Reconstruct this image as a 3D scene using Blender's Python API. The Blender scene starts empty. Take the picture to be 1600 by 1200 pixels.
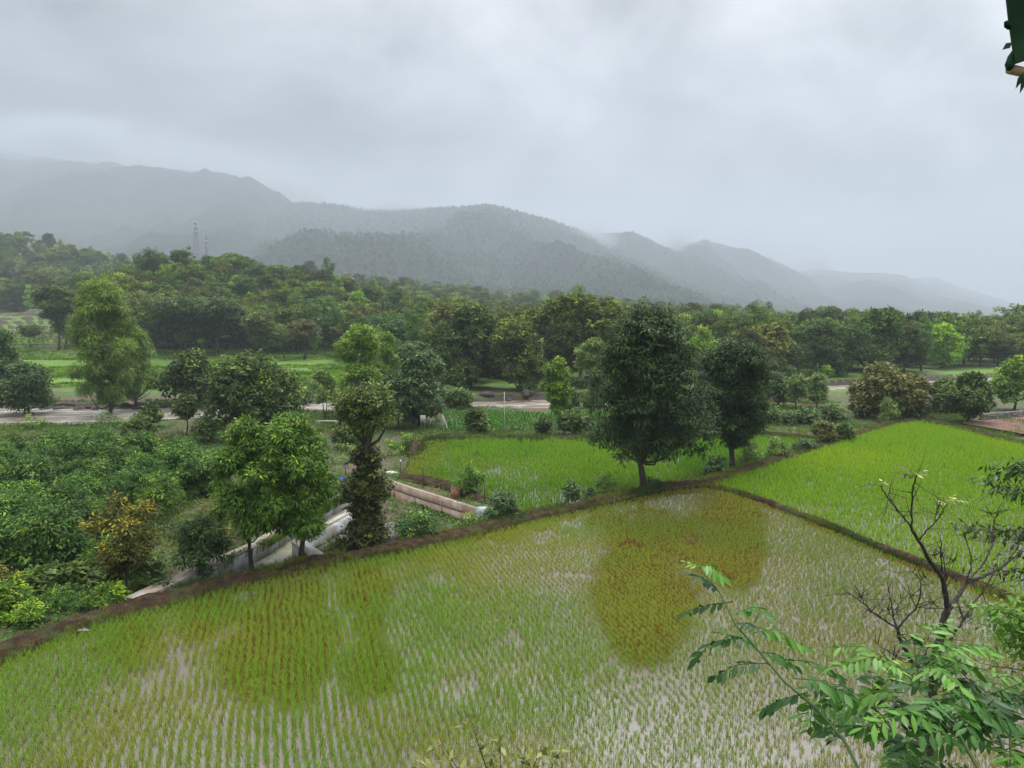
import bpy, math, random
import numpy as np
from mathutils import Vector

# ------------------------------------------------------------------ camera, sky, sun, exposure
C = bpy.context.scene.collection
sc = bpy.context.scene
F = 1081.0; CAM_H = 12.0; PITCH = math.atan(100.0 / F)
cam_d = bpy.data.cameras.new("camera"); cam = bpy.data.objects.new("camera", cam_d); C.objects.link(cam)
cam_d.sensor_width = 36.0; cam_d.lens = 36.0 * F / 1600.0
cam_d.clip_start = 0.05; cam_d.clip_end = 20000
cam.location = (0, 0, CAM_H); cam.rotation_euler = (math.pi / 2 - PITCH, 0, 0)
sc.camera = cam
sc.view_settings.view_transform = 'Standard'; sc.view_settings.look = 'None'
sc.view_settings.exposure = 0.66; sc.view_settings.gamma = 1.0
sc.cycles.max_bounces = 6; sc.cycles.diffuse_bounces = 3; sc.cycles.glossy_bounces = 3
sc.cycles.transmission_bounces = 3; sc.cycles.volume_bounces = 1; sc.cycles.transparent_max_bounces = 8
sc.cycles.use_denoising = True
SKY_SEED = 11.1
SUN_EL, SUN_AZ = math.radians(58), math.radians(20)

def build_world():
    w = bpy.data.worlds.new("World"); sc.world = w; w.use_nodes = True
    nt = w.node_tree; nt.nodes.clear(); N = nt.nodes.new; L = nt.links.new
    out = N('ShaderNodeOutputWorld')
    sky = N('ShaderNodeTexSky'); sky.sky_type = 'NISHITA'; sky.sun_disc = False
    sky.sun_elevation = SUN_EL; sky.sun_rotation = SUN_AZ; sky.dust_density = 3.0
    bg1 = N('ShaderNodeBackground'); bg1.inputs[1].default_value = 0.06; L(sky.outputs[0], bg1.inputs[0])
    tc = N('ShaderNodeTexCoord'); sep = N('ShaderNodeSeparateXYZ'); L(tc.outputs['Generated'], sep.inputs[0])
    mz = N('ShaderNodeMath'); mz.operation = 'MAXIMUM'; mz.inputs[1].default_value = 0.0; L(sep.outputs[2], mz.inputs[0])
    az = N('ShaderNodeMath'); az.operation = 'ADD'; az.inputs[1].default_value = 0.42; L(mz.outputs[0], az.inputs[0])
    dx = N('ShaderNodeMath'); dx.operation = 'DIVIDE'; L(sep.outputs[0], dx.inputs[0]); L(az.outputs[0], dx.inputs[1])
    dy = N('ShaderNodeMath'); dy.operation = 'DIVIDE'; L(sep.outputs[1], dy.inputs[0]); L(az.outputs[0], dy.inputs[1])
    cv = N('ShaderNodeCombineXYZ'); L(dx.outputs[0], cv.inputs[0]); L(dy.outputs[0], cv.inputs[1]); cv.inputs[2].default_value = SKY_SEED
    n1 = N('ShaderNodeTexNoise'); n1.inputs['Scale'].default_value = 1.15; n1.inputs['Detail'].default_value = 6
    n1.inputs['Roughness'].default_value = 0.52; n1.inputs['Distortion'].default_value = 0.5; L(cv.outputs[0], n1.inputs['Vector'])
    n2 = N('ShaderNodeTexNoise'); n2.inputs['Scale'].default_value = 3.6; n2.inputs['Detail'].default_value = 5
    n2.inputs['Roughness'].default_value = 0.5; n2.inputs['Distortion'].default_value = 0.3; L(cv.outputs[0], n2.inputs['Vector'])
    a1 = N('ShaderNodeMath'); a1.operation = 'MULTIPLY_ADD'; a1.inputs[1].default_value = 0.62; L(n1.outputs[0], a1.inputs[0])
    a2 = N('ShaderNodeMath'); a2.operation = 'MULTIPLY'; a2.inputs[1].default_value = 0.38; L(n2.outputs[0], a2.inputs[0]); L(a2.outputs[0], a1.inputs[2])
    mr = N('ShaderNodeMapRange'); mr.inputs[1].default_value = 0.36; mr.inputs[2].default_value = 0.64
    mr.inputs[3].default_value = 0.12; mr.inputs[4].default_value = 1.74; L(a1.outputs[0], mr.inputs[0])
    # overcast sky: brighter overhead and a little brighter toward the hidden sun on the right
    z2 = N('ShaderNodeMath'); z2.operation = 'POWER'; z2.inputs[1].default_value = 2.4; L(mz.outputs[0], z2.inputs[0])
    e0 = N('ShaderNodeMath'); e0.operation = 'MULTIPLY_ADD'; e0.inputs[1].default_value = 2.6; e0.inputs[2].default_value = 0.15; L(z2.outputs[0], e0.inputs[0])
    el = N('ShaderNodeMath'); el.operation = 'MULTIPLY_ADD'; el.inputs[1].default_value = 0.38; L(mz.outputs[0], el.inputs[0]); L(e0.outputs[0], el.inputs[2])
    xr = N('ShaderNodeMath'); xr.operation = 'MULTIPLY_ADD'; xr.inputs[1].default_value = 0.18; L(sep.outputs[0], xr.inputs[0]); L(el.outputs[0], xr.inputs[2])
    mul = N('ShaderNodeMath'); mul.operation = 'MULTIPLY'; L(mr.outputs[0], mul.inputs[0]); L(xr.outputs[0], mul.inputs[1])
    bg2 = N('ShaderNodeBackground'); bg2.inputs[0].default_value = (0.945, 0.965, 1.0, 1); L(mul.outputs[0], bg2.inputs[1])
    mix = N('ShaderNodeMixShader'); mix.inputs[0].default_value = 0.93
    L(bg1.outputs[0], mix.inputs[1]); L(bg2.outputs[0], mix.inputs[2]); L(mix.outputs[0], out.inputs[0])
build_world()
sd = bpy.data.lights.new("sun", 'SUN'); sd.energy = 1.5; sd.angle = math.radians(20); sd.color = (1.0, 0.97, 0.92)
sun = bpy.data.objects.new("sun", sd); C.objects.link(sun); sun.location = (0, 0, 400)
_sv = Vector((math.sin(SUN_AZ) * math.cos(SUN_EL), math.cos(SUN_AZ) * math.cos(SUN_EL), math.sin(SUN_EL)))
sun.rotation_euler = _sv.to_track_quat('Z', 'Y').to_euler()

# ------------------------------------------------------------------ helpers
CP, SP = math.cos(PITCH), math.sin(PITCH)
def raydir(px, py):
    a = (px - 800) / F; b = (600 - py) / F
    return np.array([a, CP + b * SP, -SP + b * CP])
def P(px, py, z=0.0):
    d = raydir(px, py); t = (z - CAM_H) / d[2]
    return np.array([d[0] * t, d[1] * t, z])
def PD(px, py, Y):
    d = raydir(px, py); t = Y / d[1]
    return np.array([d[0] * t, Y, CAM_H + d[2] * t])

def tag(o, label=None, cat=None, group=None, kind=None):
    if label: o['label'] = label
    if cat: o['category'] = cat
    if group: o['group'] = group
    if kind: o['kind'] = kind
    return o
def empty(name, loc, label, cat, group=None, rz=0):
    o = bpy.data.objects.new(name, None); C.objects.link(o); o.location = loc; o.rotation_euler = (0, 0, rz)
    o.empty_display_size = 0.3
    return tag(o, label, cat, group)
def make_mesh(name, V, Fq, mat, col=None, smooth=False):
    """Fq: list of index arrays (n,k)."""
    me = bpy.data.meshes.new(name)
    V = np.asarray(V, dtype=np.float32)
    if not isinstance(Fq, list): Fq = [Fq]
    Fq = [np.asarray(f, dtype=np.int32) for f in Fq if len(f)]
    nl = sum(f.size for f in Fq); nf = sum(len(f) for f in Fq)
    me.vertices.add(len(V)); me.vertices.foreach_set("co", V.ravel())
    me.loops.add(nl); me.loops.foreach_set("vertex_index", np.concatenate([f.ravel() for f in Fq]))
    me.polygons.add(nf)
    tot = np.concatenate([np.full(len(f), f.shape[1], dtype=np.int32) for f in Fq])
    st = np.concatenate([[0], np.cumsum(tot)[:-1]]).astype(np.int32)
    me.polygons.foreach_set("loop_start", st)
    try: me.polygons.foreach_set("loop_total", tot)
    except Exception: pass
    me.update(calc_edges=True)
    if smooth: me.polygons.foreach_set("use_smooth", np.ones(nf, dtype=bool))
    if col is not None:
        a = me.color_attributes.new("leaf_colour", 'FLOAT_COLOR', 'POINT')
        c = np.ones((len(V), 4), dtype=np.float32); c[:, :3] = col
        a.data.foreach_set("color", c.ravel())
    me.validate(); me.materials.append(mat)
    return me
def link(name, me, parent=None, loc=(0, 0, 0)):
    o = bpy.data.objects.new(name, me); C.objects.link(o); o.location = loc
    if parent: o.parent = parent
    return o

class MB:
    def __init__(s): s.v = []; s.f = {}; s.n = 0
    def add(s, V, Fa):
        V = np.asarray(V, float); Fa = np.asarray(Fa, int)
        s.v.append(V); s.f.setdefault(Fa.shape[1], []).append(Fa + s.n); s.n += len(V)
    def box(s, c, d, rz=0, taper=1.0):
        x, y, z = d[0] / 2, d[1] / 2, d[2] / 2; t = taper
        V = np.array([[-x, -y, -z], [x, -y, -z], [x, y, -z], [-x, y, -z], [-x * t, -y * t, z], [x * t, -y * t, z], [x * t, y * t, z], [-x * t, y * t, z]])
        cr, sr = math.cos(rz), math.sin(rz)
        V = np.stack([V[:, 0] * cr - V[:, 1] * sr, V[:, 0] * sr + V[:, 1] * cr, V[:, 2]], 1) + np.array(c)
        s.add(V, [[0, 3, 2, 1], [4, 5, 6, 7], [0, 1, 5, 4], [1, 2, 6, 5], [2, 3, 7, 6], [3, 0, 4, 7]])
    def tube(s, pts, rad, k=7, cap=True, wob=0.0, rng=None):
        pts = np.asarray(pts, float); n = len(pts); rad = np.broadcast_to(np.asarray(rad, float), (n,))
        T = np.gradient(pts, axis=0); T /= np.linalg.norm(T, axis=1)[:, None] + 1e-9
        up = np.array([0.31, 0.17, 0.93]) if abs(T[0, 2]) < 0.9 else np.array([1.0, 0.1, 0])
        A = np.cross(T, up); A /= np.linalg.norm(A, axis=1)[:, None] + 1e-9; B = np.cross(T, A)
        th = np.arange(k) * 2 * math.pi / k
        R = rad[:, None] * np.ones(k)
        if wob and rng is not None: R = R * (1 + rng.normal(0, wob, (n, k)))
        V = pts[:, None, :] + R[..., None] * (np.cos(th)[None, :, None] * A[:, None, :] + np.sin(th)[None, :, None] * B[:, None, :])
        V = V.reshape(-1, 3)
        i = np.arange(n - 1)[:, None] * k; j = np.arange(k)[None, :]; j2 = (j + 1) % k
        Q = np.stack([i + j, i + j2, i + k + j2, i + k + j], -1).reshape(-1, 4)
        b = s.n; s.add(V, Q)
        if cap:
            s.f.setdefault(k, []).append(np.array([[b + (n - 1) * k + q for q in range(k)]]))
            s.f[k].append(np.array([[b + q for q in range(k)][::-1]]))
    def build(s, name, mat, parent=None, smooth=True, loc=(0, 0, 0)):
        me = make_mesh(name, np.concatenate(s.v), [np.concatenate(a) for a in s.f.values()], mat, smooth=smooth)
        return link(name, me, parent, loc)

def vnoise(x, y, seed=0):
    x = np.asarray(x, float); y = np.asarray(y, float)
    xi = np.floor(x).astype(np.int64); yi = np.floor(y).astype(np.int64); fx = x - xi; fy = y - yi
    def h(a, b):
        n = (a * 374761393 + b * 668265263 + seed * 1442695041) & 0x7fffffff
        n = ((n ^ (n >> 13)) * 1274126177) & 0x7fffffff
        return ((n ^ (n >> 16)) & 0xffff) / 65535.0
    u = fx * fx * (3 - 2 * fx); v = fy * fy * (3 - 2 * fy)
    return (h(xi, yi) * (1 - u) + h(xi + 1, yi) * u) * (1 - v) + (h(xi, yi + 1) * (1 - u) + h(xi + 1, yi + 1) * u) * v
def fbm(x, y, o=4, seed=0, g=0.5):
    r = 0; a = 1; t = 0; x = np.asarray(x, float); y = np.asarray(y, float)
    for i in range(o):
        r = r + a * vnoise(x * 2 ** i + i * 17.3, y * 2 ** i - i * 9.1, seed + i); t += a; a *= g
    return r / t
def inside(poly, x, y):
    x = np.asarray(x, float); y = np.asarray(y, float); r = np.zeros(x.shape, bool); n = len(poly)
    for i in range(n):
        x1, y1 = poly[i][:2]; x2, y2 = poly[(i + 1) % n][:2]
        if y1 == y2: continue
        r ^= ((y1 > y) != (y2 > y)) & (x < (x2 - x1) * (y - y1) / (y2 - y1) + x1)
    return r
def seg_dist(pl, x, y):
    x = np.asarray(x, float); y = np.asarray(y, float); d = np.full(x.shape, 1e9)
    for i in range(len(pl) - 1):
        a = np.array(pl[i][:2], float); b = np.array(pl[i + 1][:2], float); e = b - a
        t = np.clip(((x - a[0]) * e[0] + (y - a[1]) * e[1]) / (e @ e + 1e-9), 0, 1)
        d = np.minimum(d, np.hypot(x - a[0] - t * e[0], y - a[1] - t * e[1]))
    return d

# ------------------------------------------------------------------ materials
def nodes(name):
    m = bpy.data.materials.new(name); m.use_nodes = True; nt = m.node_tree
    b = nt.nodes['Principled BSDF']; return m, nt, b
def ramp(nt, fac, stops):
    r = nt.nodes.new('ShaderNodeValToRGB'); e = r.color_ramp.elements
    while len(e) < len(stops): e.new(0.5)
    for q, (p, c) in zip(e, stops): q.position = p; q.color = (*c, 1)
    nt.links.new(fac, r.inputs[0]); return r.outputs[0]
def noise(nt, scale, detail=4, rough=0.55, coord='Object', stretch=None, dist=0):
    tc = nt.nodes.new('ShaderNodeTexCoord'); n = nt.nodes.new('ShaderNodeTexNoise')
    n.inputs['Scale'].default_value = scale; n.inputs['Detail'].default_value = detail; n.inputs['Roughness'].default_value = rough
    n.inputs['Distortion'].default_value = dist
    if stretch:
        mp = nt.nodes.new('ShaderNodeMapping'); mp.inputs['Scale'].default_value = stretch
        nt.links.new(tc.outputs[coord], mp.inputs[0]); nt.links.new(mp.outputs[0], n.inputs['Vector'])
    else: nt.links.new(tc.outputs[coord], n.inputs['Vector'])
    return n.outputs[0]
def mixc(nt, fac, a, b, mode='MIX'):
    m = nt.nodes.new('ShaderNodeMix'); m.data_type = 'RGBA'; m.blend_type = mode
    for s, v in ((m.inputs[0], fac), (m.inputs[6], a), (m.inputs[7], b)):
        if hasattr(v, 'is_linked'): nt.links.new(v, s)
        elif isinstance(v, (int, float)): s.default_value = v
        else: s.default_value = (*v, 1)
    return m.outputs[2]
def bump(nt, b, h, strength=0.4, dist=0.05):
    n = nt.nodes.new('ShaderNodeBump'); n.inputs['Strength'].default_value = strength; n.inputs['Distance'].default_value = dist
    nt.links.new(h, n.inputs['Height']); nt.links.new(n.outputs[0], b.inputs['Normal'])

def leaf_mat(name, gain=1.0, transl=0.3, rough=0.45, var=0.25, spec=0.4, hue=False):
    m, nt, b = nodes(name)
    at = nt.nodes.new('ShaderNodeAttribute'); at.attribute_name = 'leaf_colour'
    oi = nt.nodes.new('ShaderNodeObjectInfo')
    mr = nt.nodes.new('ShaderNodeMapRange'); mr.inputs[3].default_value = gain * (1 - var); mr.inputs[4].default_value = gain * (1 + var)
    nt.links.new(oi.outputs['Random'], mr.inputs[0])
    vm = nt.nodes.new('ShaderNodeVectorMath'); vm.operation = 'SCALE'
    nt.links.new(at.outputs['Color'], vm.inputs[0]); nt.links.new(mr.outputs[0], vm.inputs['Scale'])
    base = mixc(nt, 1.0, vm.outputs[0], (1.12, 1.06, .72), 'MULTIPLY')
    if hue:   # every tree its own tint
        m7 = nt.nodes.new('ShaderNodeMath'); m7.operation = 'MULTIPLY'; m7.inputs[1].default_value = 7.31; nt.links.new(oi.outputs['Random'], m7.inputs[0])
        fr = nt.nodes.new('ShaderNodeMath'); fr.operation = 'FRACT'; nt.links.new(m7.outputs[0], fr.inputs[0])
        base = mixc(nt, 1.0, base, ramp(nt, fr.outputs[0], [(0.0, (.85, 1.0, 1.05)), (.45, (1, 1, .9)), (.75, (1.08, 1.05, .95)), (1.0, (1.18, 1.25, 1.0))]), 'MULTIPLY')
    nt.links.new(base, b.inputs['Base Color']); b.inputs['Roughness'].default_value = rough
    b.inputs['Specular IOR Level'].default_value = spec
    tr = nt.nodes.new('ShaderNodeBsdfTranslucent')
    t2 = mixc(nt, 1.0, base, (1.0, 1.15, 0.55), 'MULTIPLY')
    nt.links.new(t2, tr.inputs[0])
    mx = nt.nodes.new('ShaderNodeMixShader'); mx.inputs[0].default_value = transl
    nt.links.new(b.outputs[0], mx.inputs[1]); nt.links.new(tr.outputs[0], mx.inputs[2])
    nt.links.new(mx.outputs[0], nt.nodes['Material Output'].inputs[0])
    return m
M = {}
M['leaf'] = leaf_mat('leaf', 1.75, 0.2, 0.55, .25, .16)
M['leaf_fixed'] = leaf_mat('leaf_near', 1.7, 0.2, 0.5, 0.0, .18)
M['leaf_far'] = leaf_mat('leaf_forest', 1.6, 0.18, 0.7, 0.42, 0.08, True)
M['rice'] = leaf_mat('rice_blade', 1.0, 0.42, 0.5, 0.0, 0.3)
def bark_mat(name, c1, c2, sc_=6.0):
    m, nt, b = nodes(name); n = noise(nt, sc_, 6, 0.65, stretch=(1, 1, 0.25))
    c = ramp(nt, n, [(0.3, c1), (0.7, c2)]); nt.links.new(c, b.inputs['Base Color']); b.inputs['Roughness'].default_value = 0.85
    bump(nt, b, n, 0.6, 0.03); return m
M['bark'] = bark_mat('bark', (0.03, 0.022, 0.016), (0.09, 0.07, 0.05))
M['bark_pale'] = bark_mat('bark_pale', (0.10, 0.085, 0.065), (0.26, 0.23, 0.19))
M['bark_wet'] = bark_mat('bark_wet', (0.018, 0.013, 0.011), (0.085, 0.062, 0.055), 26)
def ground_mat():
    m, nt, b = nodes('ground')
    n1 = noise(nt, 0.13, 6, 0.6); n2 = noise(nt, 1.7, 6, 0.7); n3 = noise(nt, 0.035, 3)
    grass = ramp(nt, n2, [(0.25, (0.018, 0.035, 0.008)), (0.5, (0.05, 0.09, 0.015)), (0.78, (0.11, 0.15, 0.035))])
    soil = ramp(nt, n2, [(0.25, (0.05, 0.03, 0.018)), (0.7, (0.15, 0.10, 0.065))])
    f = ramp(nt, n1, [(0.44, (0, 0, 0)), (0.56, (1, 1, 1))])
    c = mixc(nt, f, grass, soil)
    g = nt.nodes.new('ShaderNodeNewGeometry'); s = nt.nodes.new('ShaderNodeSeparateXYZ'); nt.links.new(g.outputs['True Normal'], s.inputs[0])
    mr = nt.nodes.new('ShaderNodeMapRange'); mr.inputs[1].default_value = 0.93; mr.inputs[2].default_value = 0.80; nt.links.new(s.outputs[2], mr.inputs[0])
    c = mixc(nt, mr.outputs[0], c, ramp(nt, n2, [(0.3, (0.03, 0.022, 0.012)), (0.7, (0.075, 0.06, 0.035))]))
    # far paddies: brighter grass green in broad patches beyond the river (a property of the place)
    tc = nt.nodes.new('ShaderNodeTexCoord'); sp = nt.nodes.new('ShaderNodeSeparateXYZ'); nt.links.new(tc.outputs['Object'], sp.inputs[0])
    my = nt.nodes.new('ShaderNodeMapRange'); my.inputs[1].default_value = 112; my.inputs[2].default_value = 122; nt.links.new(sp.outputs[1], my.inputs[0])
    mf = nt.nodes.new('ShaderNodeMapRange'); mf.inputs[1].default_value = 340; mf.inputs[2].default_value = 290; nt.links.new(sp.outputs[1], mf.inputs[0])
    m0 = nt.nodes.new('ShaderNodeMath'); m0.operation = 'MULTIPLY'; nt.links.new(my.outputs[0], m0.inputs[0]); nt.links.new(mf.outputs[0], m0.inputs[1])
    pf = ramp(nt, n3, [(0.40, (0, 0, 0)), (0.46, (1, 1, 1))])
    mm = nt.nodes.new('ShaderNodeMath'); mm.operation = 'MULTIPLY'; nt.links.new(m0.outputs[0], mm.inputs[0]); nt.links.new(pf, mm.inputs[1])
    inv = nt.nodes.new('ShaderNodeMath'); inv.operation = 'SUBTRACT'; inv.inputs[0].default_value = 1; nt.links.new(mr.outputs[0], inv.inputs[1])
    m2 = nt.nodes.new('ShaderNodeMath'); m2.operation = 'MULTIPLY'; nt.links.new(mm.outputs[0], m2.inputs[0]); nt.links.new(inv.outputs[0], m2.inputs[1])
    pad = ramp(nt, n2, [(0.25, (0.06, 0.13, 0.012)), (0.75, (0.15, 0.26, 0.025))])
    c = mixc(nt, m2.outputs[0], c, pad)
    nt.links.new(c, b.inputs['Base Color']); b.inputs['Roughness'].default_value = 0.9; bump(nt, b, n2, 0.8, 0.25)
    return m
M['ground'] = ground_mat()
def mud_mat():
    m, nt, b = nodes('wet_earth'); n = noise(nt, 2.2, 7, 0.7); n1 = noise(nt, 0.6, 4)
    c = ramp(nt, n, [(0.3, (0.016, 0.009, 0.004)), (0.52, (0.050, 0.030, 0.015)), (0.75, (0.12, 0.080, 0.045))])
    f = ramp(nt, n1, [(0.50, (0, 0, 0)), (0.62, (1, 1, 1))])
    c = mixc(nt, f, c, ramp(nt, n, [(0.35, (0.022, 0.022, 0.009)), (0.7, (0.075, 0.075, 0.028))]))
    nt.links.new(c, b.inputs['Base Color']); b.inputs['Roughness'].default_value = 0.9; b.inputs['Specular IOR Level'].default_value = 0.15; bump(nt, b, n, 1.0, 0.2); return m
M['mud'] = mud_mat()
def paddy_water(name, base, base2, ior=1.6):
    m, nt, b = nodes(name); n = noise(nt, 0.8, 4); n2 = noise(nt, 9, 3)
    c = ramp(nt, n, [(0.35, base), (0.65, base2)]); nt.links.new(c, b.inputs['Base Color'])
    b.inputs['Roughness'].default_value = 0.06; b.inputs['IOR'].default_value = ior
    b.inputs['Specular IOR Level'].default_value = 0.95; bump(nt, b, n2, 0.04, 0.01); return m
M['paddy_water'] = paddy_water('paddy_water', (0.078, 0.038, 0.006), (0.088, 0.052, 0.011), 2.35)
M['paddy_water_green'] = paddy_water('paddy_water_green', (0.06, 0.05, 0.015), (0.08, 0.065, 0.03), 2.0)
def river_mat():
    m, nt, b = nodes('river_water'); n = noise(nt, 0.55, 7, 0.75, stretch=(0.35, 1.3, 1), dist=1.0)
    c = ramp(nt, n, [(0.36, (0.11, 0.08, 0.055)), (0.50, (0.23, 0.18, 0.135)), (0.61, (0.58, 0.54, 0.49))])
    nt.links.new(c, b.inputs['Base Color']); b.inputs['Roughness'].default_value = 0.35; bump(nt, b, n, 0.8, 0.4); return m
M['river'] = river_mat()
def concrete(name, c1, c2, stain, s=1.0):
    m, nt, b = nodes(name); n = noise(nt, 1.2 * s, 7, 0.7); n2 = noise(nt, 0.7 * s, 5, 0.7, stretch=(1, 1, 0.3))
    c = ramp(nt, n, [(0.3, c1), (0.7, c2)]); f = ramp(nt, n2, [(0.42, (0, 0, 0)), (0.60, (1, 1, 1))])
    c = mixc(nt, f, c, stain); nt.links.new(c, b.inputs['Base Color']); b.inputs['Roughness'].default_value = 0.75; bump(nt, b, n, 0.4, 0.02); return m
M['conc_white'] = concrete('concrete_pale', (0.30, 0.31, 0.33), (0.48, 0.50, 0.52), (0.20, 0.19, 0.15))
M['conc_pink'] = concrete('concrete_stained', (0.26, 0.19, 0.14), (0.44, 0.36, 0.29), (0.27, 0.17, 0.11), 1.6)
M['conc_cap'] = concrete('concrete_cap', (0.32, 0.28, 0.22), (0.50, 0.46, 0.40), (0.26, 0.19, 0.13), 1.2)
M['conc_floor'] = concrete('concrete_floor', (0.17, 0.16, 0.08), (0.30, 0.29, 0.18), (0.16, 0.17, 0.17), 0.8)
M['conc_grey'] = concrete('concrete_grey', (0.17, 0.165, 0.16), (0.27, 0.26, 0.26), (0.14, 0.12, 0.10))
def plain(name, c, rough=0.6, metal=0.0, v=0.25, s=8):
    m, nt, b = nodes(name); n = noise(nt, s, 5, 0.6)
    cc = ramp(nt, n, [(0.3, tuple(q * (1 - v) for q in c)), (0.7, tuple(min(1, q * (1 + v)) for q in c))])
    nt.links.new(cc, b.inputs['Base Color']); b.inputs['Roughness'].default_value = rough; b.inputs['Metallic'].default_value = metal; return m
M['soil'] = plain('ploughed_soil', (0.16, 0.085, 0.055), 0.9, 0, 0.45, 1.5)
M['steel'] = plain('galvanised_steel', (0.24, 0.24, 0.25), 0.7, 0.1)
M['panel_white'] = plain('white_panel', (0.5, 0.5, 0.5), 0.5)
M['rust'] = plain('rusty_iron', (0.09, 0.045, 0.03), 0.8)
M['white_paint'] = plain('white_paint', (0.62, 0.61, 0.57), 0.6)
M['blue'] = plain('blue_plastic', (0.012, 0.10, 0.50), 0.4)
M['stone'] = plain('field_stone', (0.20, 0.185, 0.16), 0.9, 0, 0.5, 2.5)
M['darkstone'] = plain('dark_river_stone', (0.075, 0.06, 0.05), 0.85, 0, 0.5, 1.5)
M['stem'] = plain('green_stem', (0.05, 0.10, 0.025), 0.5, 0, 0.3, 10)
M['cut_wood'] = plain('cut_wood', (0.38, 0.26, 0.15), 0.7)
M['roof_green'] = plain('dark_green_roofing', (0.008, 0.026, 0.010), 0.95, 0, 0.4, 12); M['roof_green'].node_tree.nodes['Principled BSDF'].inputs['Specular IOR Level'].default_value = 0.1
M['bird'] = plain('white_feathers', (0.8, 0.8, 0.78), 0.7, 0, 0.05)
M['red_clay'] = plain('terracotta', (0.30, 0.12, 0.07), 0.8)
def hill_mat():
    m, nt, b = nodes('wooded_hill'); n = noise(nt, 0.035, 7, 0.7); n2 = noise(nt, 0.003, 4)
    c = ramp(nt, n, [(0.3, (0.006, 0.011, 0.006)), (0.6, (0.014, 0.022, 0.011)), (0.8, (0.026, 0.036, 0.018))])
    f = ramp(nt, n2, [(0.55, (0, 0, 0)), (0.7, (1, 1, 1))])
    c = mixc(nt, f, c, (0.026, 0.036, 0.018)); nt.links.new(c, b.inputs['Base Color']); b.inputs['Roughness'].default_value = 1.0
    b.inputs['Specular IOR Level'].default_value = 0.1
    return m
M['hill'] = hill_mat()

# ------------------------------------------------------------------ terrain
def pl(pts, z=0.0): return np.array([P(a, b, z) for a, b in pts])
F1_TOP = pl([(-160, 1100), (30, 1014), (130, 978), (230, 948), (330, 925), (400, 908), (480, 888), (600, 866), (680, 850), (750, 834), (850, 808), (950, 786), (1030, 768), (1100, 760)])
F1_RIGHT = pl([(1100, 760), (1150, 770), (1230, 797), (1300, 826), (1400, 868), (1500, 906), (1600, 945), (1800, 1010)])
F1 = [p[:2] for p in F1_TOP] + [p[:2] for p in F1_RIGHT[1:]] + [(38, 15.2), (-42, 15.2)]
F2_LEFT = pl([(1108, 760), (1180, 735), (1250, 712), (1330, 685), (1400, 664), (1440, 659)])
F2_TOP = pl([(1440, 659), (1500, 672), (1560, 688), (1600, 695), (1750, 730)])
F2 = [p[:2] for p in F2_LEFT] + [p[:2] for p in F2_TOP[1:]] + [p[:2] for p in F1_RIGHT[::-1]]
Z3 = -0.3
F3_NEAR = pl([(625, 742), (700, 757), (760, 785), (810, 806), (860, 799), (950, 778), (1030, 760), (1100, 748), (1180, 730), (1250, 707), (1300, 693)], Z3)
F3_FAR = pl([(1300, 688), (1200, 680), (1100, 684), (930, 689), (800, 687), (700, 686), (655, 690), (640, 715)], Z3)
F3 = [p[:2] for p in F3_NEAR] + [p[:2] for p in F3_FAR]
Z4 = -0.95
F4 = [p[:2] for p in pl([(690, 676), (780, 678), (940, 680), (1200, 672), (1300, 665), (1330, 640), (1180, 628), (1000, 632), (930, 640), (860, 644), (760, 641), (690, 643)], Z4)]
F5 = [p[:2] for p in pl([(160, 690), (300, 690), (330, 684), (200, 681)], -1.5)]
ZR = -1.3
RN = pl([(-600, 700), (-200, 676), (0, 662), (150, 660), (320, 650), (500, 643), (700, 638), (860, 639), (1100, 632), (1300, 616), (1700, 594), (2400, 570)], ZR)
RF = pl([(-600, 655), (-200, 642), (0, 639), (200, 640), (400, 634), (520, 630), (700, 629), (860, 625), (1100, 617), (1300, 603), (1700, 583), (2400, 560)], ZR)
CT = [(-200, 1100, 0), (0, 1040, -0.2), (0, 1000, -.7), (0, 900, -1.2), (100, 800, -1.5), (250, 750, -1.5), (250, 900, -.3), (300, 850, -.3), (400, 810, -.3), (450, 790, -.3), (550, 830, -.45), (600, 760, -.6), (50, 700, -1.5), (250, 690, -1.5),
      (450, 680, -1.3), (600, 700, -.8), (700, 720, -.3), (750, 700, -.3), (900, 700, -.3), (1000, 730, -.3), (1200, 690, -.3), (700, 655, -.95), (900, 655, -.95), (0, 674, -1.35), (150, 674, -1.35), (320, 664, -1.35), (500, 656, -1.3), (1300, 670, -.2), (1500, 650, -.05),
      (1590, 655, 0), (1400, 640, -.3), (1250, 640, -.6), (650, 830, -.6), (780, 800, -.3), (800, 1000, 0), (300, 1100, 0), (1300, 900, 0), (1500, 760, 0), (-300, 800, -1.5), (-300, 700, -1.5), (1800, 700, 0), (1800, 900, 0)]
CTW = np.array([P(a, b, z) for a, b, z in CT])
SKY_E = np.array([(-400, 180), (0, 165), (150, 130), (200, 118), (400, 104), (500, 92), (600, 80), (700, 70), (800, 58), (900, 50), (1000, 38), (1100, 30), (1200, 22), (1300, 14), (1400, 6), (1600, 4), (2000, 4)], float)
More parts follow.
